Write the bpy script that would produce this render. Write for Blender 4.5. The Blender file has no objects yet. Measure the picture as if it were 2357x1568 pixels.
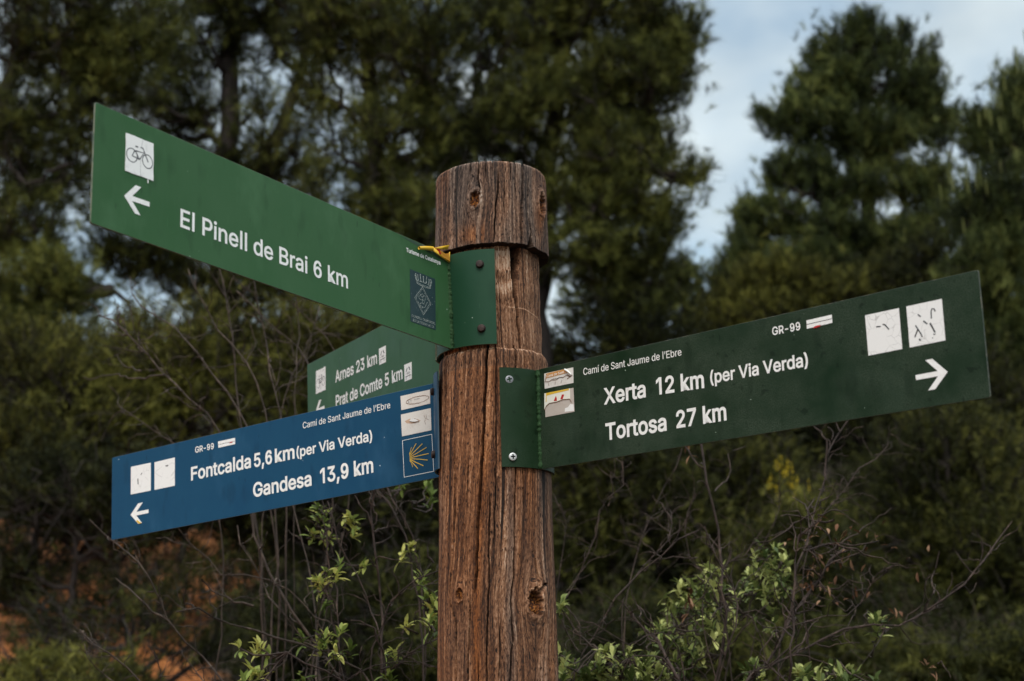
import bpy, bmesh, math, random
import numpy as np
from mathutils import Matrix, Vector

SC = bpy.context.scene
COL = SC.collection
R_ = math.radians

# ------------------------------------------------------------------ camera
CAM_POS = Vector((0.0, -2.5975, 1.5))
C_RIGHT = Vector((0.99959507, -0.00828537, -0.02722228))
C_UP = Vector((0.02428196, -0.25039816, 0.96783839))
C_FWD = Vector((0.0148353, 0.96810749, 0.25009558))
cd = bpy.data.cameras.new('camera')
cam = bpy.data.objects.new('camera', cd)
COL.objects.link(cam)
cam.matrix_world = Matrix(((C_RIGHT.x, C_UP.x, -C_FWD.x, CAM_POS.x),
                           (C_RIGHT.y, C_UP.y, -C_FWD.y, CAM_POS.y),
                           (C_RIGHT.z, C_UP.z, -C_FWD.z, CAM_POS.z),
                           (0, 0, 0, 1)))
cd.sensor_width = 36.0
cd.lens = 50.85
cd.clip_start = 0.05
cd.clip_end = 2000
cd.dof.use_dof = True
cd.dof.focus_distance = 2.55
cd.dof.aperture_fstop = 4.6
cd.dof.aperture_blades = 9
SC.camera = cam

# ------------------------------------------------------------------ world
SUN_EL, SUN_AZ = R_(52), R_(183)          # azimuth clockwise from +y: behind the camera, to its right
w = bpy.data.worlds.new('World'); SC.world = w; w.use_nodes = True
nt = w.node_tree; nt.nodes.clear()
def wn(t, **k):
    n = nt.nodes.new(t)
    for a, b in k.items(): setattr(n, a, b)
    return n
sky = wn('ShaderNodeTexSky', sky_type='NISHITA', sun_disc=False, sun_elevation=SUN_EL, sun_rotation=SUN_AZ)
tc = wn('ShaderNodeTexCoord'); sep = wn('ShaderNodeSeparateXYZ')
nt.links.new(tc.outputs['Generated'], sep.inputs[0])
mp = wn('ShaderNodeMapping'); mp.inputs['Scale'].default_value = (1.0, 1.0, 1.7)
mp.inputs['Location'].default_value = (0.35, 0.1, 0.6)
nt.links.new(tc.outputs['Generated'], mp.inputs[0])
no = wn('ShaderNodeTexNoise'); no.inputs['Scale'].default_value = 5.5; no.inputs['Detail'].default_value = 4; no.inputs['Roughness'].default_value = 0.5
nt.links.new(mp.outputs[0], no.inputs[0])
cr = wn('ShaderNodeMapRange'); cr.inputs[1].default_value = 0.34; cr.inputs[2].default_value = 0.66
cr.inputs[3].default_value = 0.3; cr.inputs[4].default_value = 1.0
nt.links.new(no.outputs[0], cr.inputs[0])
no2 = wn('ShaderNodeTexNoise'); no2.inputs['Scale'].default_value = 9.0; no2.inputs['Detail'].default_value = 3
nt.links.new(mp.outputs[0], no2.inputs[0])
# cloud layer: an overcast dome, brighter overhead than at the horizon
zr = wn('ShaderNodeMapRange'); zr.inputs[1].default_value = 0.45; zr.inputs[2].default_value = 1.0
zr.inputs[3].default_value = 4.9; zr.inputs[4].default_value = 12.5
nt.links.new(sep.outputs[2], zr.inputs[0])
br = wn('ShaderNodeMath', operation='MULTIPLY_ADD'); br.inputs[1].default_value = 2.6; br.inputs[2].default_value = -1.0
nt.links.new(no2.outputs[0], br.inputs[0])
ad = wn('ShaderNodeMath', operation='ADD'); nt.links.new(zr.outputs[0], ad.inputs[0]); nt.links.new(br.outputs[0], ad.inputs[1])
cc = wn('ShaderNodeVectorMath', operation='SCALE'); cc.inputs[0].default_value = (0.93, 1.04, 1.07)
nt.links.new(ad.outputs[0], cc.inputs['Scale'])
mx = wn('ShaderNodeMix', data_type='RGBA')
nt.links.new(cr.outputs[0], mx.inputs['Factor'])
tn_ = wn('ShaderNodeVectorMath', operation='MULTIPLY'); tn_.inputs[1].default_value = (1.02, 1.12, 1.0)
nt.links.new(sky.outputs[0], tn_.inputs[0]); nt.links.new(tn_.outputs[0], mx.inputs['A']); nt.links.new(cc.outputs[0], mx.inputs['B'])
bg = wn('ShaderNodeBackground'); bg.inputs['Strength'].default_value = 0.1
nt.links.new(mx.outputs['Result'], bg.inputs['Color'])
wo = wn('ShaderNodeOutputWorld'); nt.links.new(bg.outputs[0], wo.inputs[0])

# ------------------------------------------------------------------ sun (veiled by cloud)
sd = bpy.data.lights.new('sun', 'SUN'); sd.energy = 1.5; sd.angle = R_(24); sd.color = (1.0, 0.96, 0.9)
so = bpy.data.objects.new('sun', sd); COL.objects.link(so)
sdir = Vector((math.sin(SUN_AZ) * math.cos(SUN_EL), math.cos(SUN_AZ) * math.cos(SUN_EL), math.sin(SUN_EL)))
so.rotation_euler = sdir.to_track_quat('Z', 'Y').to_euler(); so.location = sdir * 60

SC.view_settings.view_transform = 'Standard'; SC.view_settings.look = 'None'
SC.view_settings.exposure = 0.72; SC.view_settings.gamma = 1.0
SC.render.engine = 'CYCLES'
SC.cycles.use_adaptive_sampling = True; SC.cycles.adaptive_threshold = 0.007
SC.cycles.max_bounces = 5; SC.cycles.diffuse_bounces = 3; SC.cycles.transparent_max_bounces = 4
SC.cycles.use_denoising = True

# ------------------------------------------------------------------ helpers
FPX = 3329.6
def at(px, py, Y):
    """point of the place at depth Y that is sighted from the tripod in direction (px, py)"""
    d = C_FWD + C_RIGHT * ((px - 1178.5) / FPX) + C_UP * ((784 - py) / FPX)
    t = (Y - CAM_POS.y) / d.y
    return np.array(CAM_POS + d * t)
def px_size(px, Y):
    return px * (Y - CAM_POS.y) / FPX

def hash2(i, j, s):
    v = np.sin(i * 127.1 + j * 311.7 + s * 74.7) * 43758.5453
    return v - np.floor(v)
def vnoise2(x, y, s=0):
    i = np.floor(x); j = np.floor(y); fx = x - i; fy = y - j
    fx = fx * fx * (3 - 2 * fx); fy = fy * fy * (3 - 2 * fy)
    a = hash2(i, j, s); b = hash2(i + 1, j, s); c = hash2(i, j + 1, s); d = hash2(i + 1, j + 1, s)
    return (a * (1 - fx) + b * fx) * (1 - fy) + (c * (1 - fx) + d * fx) * fy
def vnoise3(p, s=0):
    k = np.floor(p[..., 2]); f = p[..., 2] - k; f = f * f * (3 - 2 * f)
    sh = k * 17.13
    return vnoise2(p[..., 0] + sh, p[..., 1] - sh * 1.7, s) * (1 - f) + vnoise2(p[..., 0] + sh + 17.13, p[..., 1] - (sh + 17.13) * 1.7, s) * f

def make_mesh(name, verts, faces, mats=None, parent=None, attrs=None, smooth=False, midx=None):
    """verts (n,3); faces: array (m,k) or list of arrays of different k; one mesh object"""
    me = bpy.data.meshes.new(name)
    verts = np.asarray(verts, dtype=np.float32).reshape(-1, 3)
    fl = faces if isinstance(faces, list) else [faces]
    fl = [np.asarray(f, dtype=np.int32) for f in fl if len(f)]
    nl = sum(f.size for f in fl); npoly = sum(len(f) for f in fl)
    me.vertices.add(len(verts)); me.vertices.foreach_set('co', verts.ravel())
    me.loops.add(nl); me.loops.foreach_set('vertex_index', np.concatenate([f.ravel() for f in fl]))
    tot = np.concatenate([np.full(len(f), f.shape[1], np.int32) for f in fl])
    st = np.concatenate([[0], np.cumsum(tot)[:-1]]).astype(np.int32)
    me.polygons.add(npoly); me.polygons.foreach_set('loop_start', st)
    try: me.polygons.foreach_set('loop_total', tot)
    except Exception: pass
    if midx is not None: me.polygons.foreach_set('material_index', np.asarray(midx, np.int32))
    me.polygons.foreach_set('use_smooth', np.full(npoly, smooth, bool))
    me.update(calc_edges=True)
    for k, v in (attrs or {}).items():
        a = me.attributes.new(k, 'FLOAT', 'POINT'); a.data.foreach_set('value', np.asarray(v, np.float32).ravel())
    for m in (mats if isinstance(mats, (list, tuple)) else [mats]):
        if m: me.materials.append(m)
    o = bpy.data.objects.new(name, me); COL.objects.link(o)
    if parent: o.parent = parent
    return o
def from_bm(name, bm, mats, parent=None, smooth=False):
    me = bpy.data.meshes.new(name); bm.normal_update(); bm.to_mesh(me); bm.free()
    for p in me.polygons: p.use_smooth = smooth
    for m in (mats if isinstance(mats, (list, tuple)) else [mats]): me.materials.append(m)
    o = bpy.data.objects.new(name, me); COL.objects.link(o)
    if parent: o.parent = parent
    return o
def tag(o, label, cat=None, group=None, kind=None):
    if label: o['label'] = label
    if cat: o['category'] = cat
    if group: o['group'] = group
    if kind: o['kind'] = kind
    return o
def empty(name, label, cat, loc=(0, 0, 0), group=None, mat=None):
    o = bpy.data.objects.new(name, None); COL.objects.link(o)
    o.empty_display_size = 0.1
    if mat is not None: o.matrix_world = mat
    else: o.location = loc
    return tag(o, label, cat, group)

class Buf:
    """collects vertices and faces of one mesh"""
    def __init__(s): s.v = []; s.f = {}; s.n = 0; s.a = []
    def add(s, v, f, a=None):
        v = np.asarray(v, float).reshape(-1, 3); f = np.asarray(f, int)
        s.v.append(v); s.f.setdefault(f.shape[1], []).append(f + s.n); s.n += len(v)
        s.a.append(np.zeros(len(v)) if a is None else np.broadcast_to(a, (len(v),)))
    def obj(s, name, mats, parent=None, smooth=False, attr=None):
        fl = [np.concatenate(x) for x in s.f.values()]
        return make_mesh(name, np.concatenate(s.v), fl, mats, parent, {attr: np.concatenate(s.a)} if attr else None, smooth)

def norm(v): return v / np.maximum(np.linalg.norm(v, axis=-1, keepdims=True), 1e-9)
def tubes(P, R, sides=5):
    """P (n,k,3) polylines, R (n,k) radii -> verts, quads"""
    P = np.asarray(P, float); R = np.asarray(R, float); n, k, _ = P.shape
    T = np.empty_like(P); T[:, 1:-1] = P[:, 2:] - P[:, :-2]; T[:, 0] = P[:, 1] - P[:, 0]; T[:, -1] = P[:, -1] - P[:, -2]
    T = norm(T)
    ref = np.where(np.abs(T[..., 2:3]) < 0.85, np.array([0, 0, 1.0]), np.array([1.0, 0.3, 0]))
    A = norm(np.cross(T, ref)); B = np.cross(T, A)
    an = np.arange(sides) * 2 * math.pi / sides
    V = P[:, :, None] + R[:, :, None, None] * (A[:, :, None] * np.cos(an)[None, None, :, None] + B[:, :, None] * np.sin(an)[None, None, :, None])
    idx = np.arange(n * k * sides).reshape(n, k, sides)
    a = idx[:, :-1]; b = idx[:, 1:]
    F = np.stack([a, np.roll(a, -1, 2), np.roll(b, -1, 2), b], -1).reshape(-1, 4)
    return V.reshape(-1, 3), F
def resample(pts, k):
    pts = np.asarray(pts, float); d = np.r_[0, np.cumsum(np.linalg.norm(np.diff(pts, axis=0), axis=1))]
    t = np.linspace(0, d[-1], k)
    # Catmull-Rom style smoothing through a cubic hermite on the chord length
    m = np.gradient(pts, d, axis=0)
    j = np.clip(np.searchsorted(d, t, 'right') - 1, 0, len(d) - 2)
    h = (d[j + 1] - d[j])[:, None]; s = ((t - d[j]) / (d[j + 1] - d[j]))[:, None]
    return ((2 * s**3 - 3 * s**2 + 1) * pts[j] + (s**3 - 2 * s**2 + s) * h * m[j] + (-2 * s**3 + 3 * s**2) * pts[j + 1] + (s**3 - s**2) * h * m[j + 1])

# ------------------------------------------------------------------ material helpers
class NT:
    def __init__(s, name):
        s.m = bpy.data.materials.new(name); s.m.use_nodes = True; s.t = s.m.node_tree
        s.b = s.t.nodes['Principled BSDF']; s.out = s.t.nodes['Material Output']
    def n(s, t, **k):
        x = s.t.nodes.new(t)
        for a, b in k.items(): setattr(x, a, b)
        return x
    def l(s, a, b): s.t.links.new(a, b)
    def attr(s, name): return s.n('ShaderNodeAttribute', attribute_name=name).outputs['Fac']
    def coord(s, scale=(1, 1, 1), kind='Object', loc=(0, 0, 0)):
        c = s.n('ShaderNodeTexCoord'); m = s.n('ShaderNodeMapping'); m.inputs['Scale'].default_value = scale; m.inputs['Location'].default_value = loc
        s.l(c.outputs[kind], m.inputs[0]); return m.outputs[0]
    def noise(s, vec, scale=1.0, detail=3, rough=0.55, dist=0.0):
        x = s.n('ShaderNodeTexNoise'); x.inputs['Scale'].default_value = scale; x.inputs['Detail'].default_value = detail
        x.inputs['Roughness'].default_value = rough; x.inputs['Distortion'].default_value = dist
        s.l(vec, x.inputs['Vector']); return x.outputs['Fac']
    def ramp(s, fac, lo, hi, a=0.0, b=1.0):
        x = s.n('ShaderNodeMapRange'); x.inputs[1].default_value = lo; x.inputs[2].default_value = hi; x.inputs[3].default_value = a; x.inputs[4].default_value = b
        s.l(fac, x.inputs[0]); return x.outputs[0]
    def cramp(s, fac, stops):
        x = s.n('ShaderNodeValToRGB'); e = x.color_ramp.elements
        while len(e) < len(stops): e.new(0.5)
        for q, (p, c) in zip(e, stops): q.position = p; q.color = (*c, 1)
        s.l(fac, x.inputs[0]); return x.outputs[0]
    def mix(s, fac, a, b, blend='MIX'):
        x = s.n('ShaderNodeMix', data_type='RGBA', blend_type=blend)
        for sock, val in (('Factor', fac), ('A', a), ('B', b)):
            if isinstance(val, (int, float)): x.inputs[sock].default_value = val
            elif isinstance(val, tuple): x.inputs[sock].default_value = (*val, 1)
            else: s.l(val, x.inputs[sock])
        return x.outputs['Result']
    def math(s, op, a, b=0.0):
        x = s.n('ShaderNodeMath', operation=op)
        for i, val in enumerate((a, b)):
            if isinstance(val, (int, float)): x.inputs[i].default_value = val
            else: s.l(val, x.inputs[i])
        return x.outputs[0]
    def bump(s, h, strength=0.3, dist=0.002):
        x = s.n('ShaderNodeBump'); x.inputs['Strength'].default_value = strength; x.inputs['Distance'].default_value = dist
        s.l(h, x.inputs['Height']); s.l(x.outputs[0], s.b.inputs['Normal'])
    def base(s, c):
        if isinstance(c, tuple): s.b.inputs['Base Color'].default_value = (*c, 1)
        else: s.l(c, s.b.inputs['Base Color'])
    def rough(s, r):
        if isinstance(r, (int, float)): s.b.inputs['Roughness'].default_value = r
        else: s.l(r, s.b.inputs['Roughness'])

# ------------------------------------------------------------------ materials
def mat_plain(name, col, rough=0.5, metal=0.0):
    t = NT(name); t.base(col); t.rough(rough); t.b.inputs['Metallic'].default_value = metal; return t.m

def mat_wood():
    t = NT('weathered_pine_wood')
    gu = t.attr('gu'); gz = t.attr('gz'); org = t.attr('orange'); res = t.attr('resin'); pale = t.attr('pale'); grey = t.attr('grey')
    def vec(a, b, off=0.0):
        c = t.n('ShaderNodeCombineXYZ'); t.l(t.math('MULTIPLY', gu, a), c.inputs[0]); t.l(t.math('MULTIPLY', gz, b), c.inputs[1]); c.inputs[2].default_value = off
        return c.outputs[0]
    fib = t.noise(vec(330, 10), 1, 3, .65)               # fine fibres
    fib2 = t.noise(vec(125, 3.6, 3.1), 1, 4, .7, .4)       # growth lines
    band = t.noise(vec(46, 1.6, 7.7), 1, 3, .55)         # broad bands
    band2 = t.noise(vec(22, 3.2, 1.3), 1, 3, .6)
    fleck = t.noise(vec(430, 120, 2.2), 1, 3, .7)        # torn fibre ends
    pit = t.noise(vec(330, 95, 9.2), 1, 2, .55)          # weathered pits
    line = t.noise(vec(110, 1.7, 5.5), 1, 2, .5)         # thin dark checks
    f = t.math('ADD', t.math('MULTIPLY', fib, .40), t.math('ADD', t.math('MULTIPLY', fib2, .62), t.math('MULTIPLY', band, .42)))
    f = t.math('ADD', f, t.math('MULTIPLY', fleck, .48))
    f = t.math('ADD', f, t.math('MULTIPLY', pale, .11))
    f = t.math('SUBTRACT', f, t.math('MULTIPLY', t.ramp(pit, .60, .70), .26))
    f = t.math('SUBTRACT', f, t.math('MULTIPLY', t.ramp(line, .37, .30), .38))
    f = t.ramp(f, .78, 1.20)
    brown = t.cramp(f, [(0.0, (.018, .010, .007)), (.28, (.072, .030, .015)), (.52, (.180, .080, .040)), (.76, (.35, .185, .105)), (1.0, (.55, .37, .26))])
    gr = t.cramp(f, [(0.0, (.015, .011, .009)), (.33, (.060, .043, .036)), (.60, (.145, .105, .083)), (.85, (.30, .232, .19)), (1.0, (.54, .45, .38))])
    gf = t.ramp(t.math('ADD', t.math('MULTIPLY', band2, .9), grey), .42, .72)
    c = t.mix(t.math('MULTIPLY', gf, .85), brown, gr)
    oc = t.cramp(f, [(0.0, (.06, .020, .008)), (.4, (.22, .070, .018)), (.7, (.42, .150, .042)), (1.0, (.58, .27, .11))])
    c = t.mix(org, c, oc)
    rn = t.noise(t.coord((1, 1, 1)), 240, 3, .6)
    rc = t.cramp(rn, [(0.38, (.012, .004, .002)), (.52, (.12, .034, .006)), (.66, (.42, .16, .035)), (.82, (.68, .44, .24))])
    c = t.mix(res, c, rc)
    c = t.mix(t.math('MULTIPLY', t.attr('check'), .92), c, (.012, .008, .006))  # painted shade: cracks, lip underside and gaps go near black
    t.base(c); t.rough(.82)
    t.b.inputs['Specular IOR Level'].default_value = .25
    t.bump(t.math('ADD', t.math('ADD', fib, t.math('MULTIPLY', fib2, 1.2)), t.math('MULTIPLY', fleck, 1.3)), .9, .0018)
    return t.m

def mat_paint(name, c1, c2, speck, seed, rough=.42, dirt=0.0, dirtcol=(.1, .13, .1), dry=0.0):
    """painted aluminium: slightly faded patches, dark drip marks, pale chips"""
    t = NT(name)
    big = t.noise(t.coord((1, 1, 1), loc=(seed, 0, 0)), 7, 3, .6)
    streak = t.noise(t.coord((60, 5, 1), loc=(seed, 1, 0)), 1, 3, .6)
    c = t.mix(t.ramp(big, .35, .7), c1, c2)
    c = t.mix(t.math('MULTIPLY', t.ramp(streak, .45, .75), .35), c, c2)
    if dirt:
        d1 = t.noise(t.coord((1, 1, 1), loc=(seed, 4, 0)), 7, 4, .65)
        d2 = t.noise(t.coord((1, 1, 1), loc=(seed, 7, 0)), 520, 3, .7)
        d = t.math('MULTIPLY', t.ramp(d1, .33, .60), t.ramp(d2, .36, .62))
        c = t.mix(t.math('MULTIPLY', d, dirt), c, dirtcol)
        blot = t.noise(t.coord((1, 1, 1), loc=(seed, 9, 0)), 55, 2, .5)
        c = t.mix(t.math('MULTIPLY', t.ramp(blot, .63, .70), .6), c, tuple(.45 * x for x in c1))
    drip = t.noise(t.coord((130, 34, 1), loc=(seed, 2, 0)), 1, 1, .4)
    c = t.mix(t.math('MULTIPLY', t.ramp(drip, .73, .80), .5), c, tuple(.4 * x for x in c1))
    smear = t.noise(t.coord((34, 12, 1), loc=(seed, 11, 0)), 1, 2, .4)
    c = t.mix(t.math('MULTIPLY', t.ramp(smear, .60, .70), .38), c, tuple(.62 * x for x in c1))
    bloom = t.noise(t.coord((9, 5, 1), loc=(seed, 13, 0)), 1, 4, .65)
    c = t.mix(t.math('MULTIPLY', t.ramp(bloom, .54, .72), .40), c, tuple(1.35 * x + .018 for x in c2))
    scr = t.noise(t.coord((260, 16, 1), loc=(seed, 17, 0)), 1, 2, .5)
    c = t.mix(t.math('MULTIPLY', t.ramp(scr, .70, .76), .30), c, tuple(1.5 * x + .01 for x in c2))
    chip = t.noise(t.coord((1, 1, 1), loc=(seed, 3, 0)), 170, 1, .3)
    c = t.mix(t.ramp(chip, .825, .84), c, speck)
    t.base(c); t.b.inputs['Specular IOR Level'].default_value = .14
    t.rough(t.ramp(big, .3, .7, rough - .06, rough + .12))
    fine = t.noise(t.coord((1, 1, 1)), 900, 2, .5)
    t.bump(t.math('ADD', t.math('MULTIPLY', fine, .4), big), .06, .002)
    return t.m

def mat_sticker(name, seed, scale, crack=.5, base=(.80, .775, .755), width=.03, stain=0.0):
    """white film with crazed grey cracks"""
    t = NT(name)
    v = t.n('ShaderNodeTexVoronoi', feature='DISTANCE_TO_EDGE'); v.inputs['Scale'].default_value = scale
    nz = t.noise(t.coord((1, 1, 1), loc=(seed, 0, 0)), 26, 2, .5)
    add = t.n('ShaderNodeVectorMath', operation='ADD'); sc = t.n('ShaderNodeVectorMath', operation='SCALE')
    co = t.coord((1, 1, 0), loc=(seed, seed * .3, 0)); t.l(nz, sc.inputs[0]); sc.inputs['Scale'].default_value = .03
    t.l(co, add.inputs[0]); t.l(sc.outputs[0], add.inputs[1]); t.l(add.outputs[0], v.inputs['Vector'])
    line = t.ramp(v.outputs['Distance'], 0.0, width, 1, 0)
    brk = t.ramp(t.noise(t.coord((1, 1, 1), loc=(seed, 5, 0)), 40, 2, .5), .42, .6)
    c = t.mix(t.math('MULTIPLY', t.math('MULTIPLY', line, brk), crack), base, (.22, .2, .19))
    if stain:
        s1 = t.noise(t.coord((1, 1, 1), loc=(seed, 8, 0)), 34, 4, .65); s2 = t.noise(t.coord((1, 1, 1), loc=(seed, 8, 0)), 420, 2, .6)
        c = t.mix(t.math('MULTIPLY', t.math('MULTIPLY', t.ramp(s1, .42, .72), t.ramp(s2, .3, .7)), stain), c, (.30, .17, .10))
    t.base(c); t.rough(.5); return t.m

M_WOOD = mat_wood()
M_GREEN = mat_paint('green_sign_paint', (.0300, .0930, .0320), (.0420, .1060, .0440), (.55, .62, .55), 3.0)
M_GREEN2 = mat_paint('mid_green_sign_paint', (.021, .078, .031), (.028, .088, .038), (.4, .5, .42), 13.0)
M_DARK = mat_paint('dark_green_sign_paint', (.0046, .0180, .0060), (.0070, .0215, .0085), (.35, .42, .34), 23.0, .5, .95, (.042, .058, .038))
M_SADDLE = mat_paint('dark_green_bracket_paint', (0.0097, 0.0270, 0.0105), (0.0128, 0.0315, 0.0135), (.45, .52, .44), 43.0, .45, .15)
M_BRACKET = mat_paint('green_bracket_paint', (.0150, .0520, .0270), (.0200, .0600, .0320), (.55, .62, .55), 53.0)
M_BLUE = mat_paint('blue_sign_paint', (0.0051, 0.0499, 0.1108), (0.0078, 0.0608, 0.1232), (.5, .6, .68), 33.0)
M_WHITE = NT('white_vinyl_lettering'); _n = M_WHITE.noise(M_WHITE.coord(), 160, 3, .6)
M_WHITE.base(M_WHITE.mix(M_WHITE.ramp(_n, .3, .7), (.86, .84, .82), (.76, .73, .70))); M_WHITE.rough(.5); M_WHITE = M_WHITE.m
M_BLACK = mat_plain('black_vinyl', (.012, .012, .016), .5)
M_GREYINK = mat_plain('faded_grey_ink', (.33, .32, .32), .6)
M_EDGE = NT('chipped_sign_edge'); _n = M_EDGE.noise(M_EDGE.coord(), 45, 4, .7)
M_EDGE.base(M_EDGE.cramp(_n, [(.35, (.03, .06, .03)), (.52, (.13, .14, .09)), (.66, (.16, .15, .10)), (.74, (.36, .20, .13))])); M_EDGE.rough(.6); M_EDGE = M_EDGE.m
M_EDGED = NT('worn_dark_sign_edge'); _n = M_EDGED.noise(M_EDGED.coord(), 70, 4, .7)
M_EDGED.base(M_EDGED.cramp(_n, [(.4, (.014, .03, .015)), (.56, (.05, .055, .04)), (.70, (.20, .17, .12))])); M_EDGED.rough(.6); M_EDGED = M_EDGED.m
M_EDGEB = mat_plain('blue_sign_edge', (.05, .085, .12), .5)
M_WELD = NT('painted_weld'); _n = M_WELD.noise(M_WELD.coord(), 300, 3, .6)
M_WELD.base(M_WELD.cramp(_n, [(.35, (.013, .038, .013)), (.62, (.032, .070, .028)), (.8, (.075, .11, .06))])); M_WELD.rough(.7); M_WELD.b.inputs['Specular IOR Level'].default_value = .12; M_WELD.bump(_n, .6, .002); M_WELD = M_WELD.m
M_RUST = NT('rusty_bolt_steel'); _n = M_RUST.noise(M_RUST.coord(), 260, 3, .6)
M_RUST.base(M_RUST.cramp(_n, [(.3, (.012, .007, .006)), (.6, (.04, .018, .013)), (.8, (.09, .05, .04))])); M_RUST.rough(.6); M_RUST.b.inputs['Metallic'].default_value = .3; M_RUST = M_RUST.m
M_ZINC = mat_plain('zinc_screw', (.62, .62, .61), .5, .35)
M_ZINCD = mat_plain('dull_zinc_screw', (.24, .24, .255), .5, .4)
M_RUSTINK = mat_plain('rust_brown_stain', (.16, .07, .035), .7)
M_RUSTPALE = mat_plain('pale_rust_stain', (.55, .36, .25), .7)
M_YELLOW = mat_plain('yellow_film', (.72, .43, .03), .35)
M_ORANGE = mat_plain('orange_film', (.60, .27, .035), .45)
M_RED = mat_plain('red_film', (.45, .012, .012), .4)
M_OCHRE = mat_plain('ochre_print', (.56, .25, .06), .5)

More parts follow.
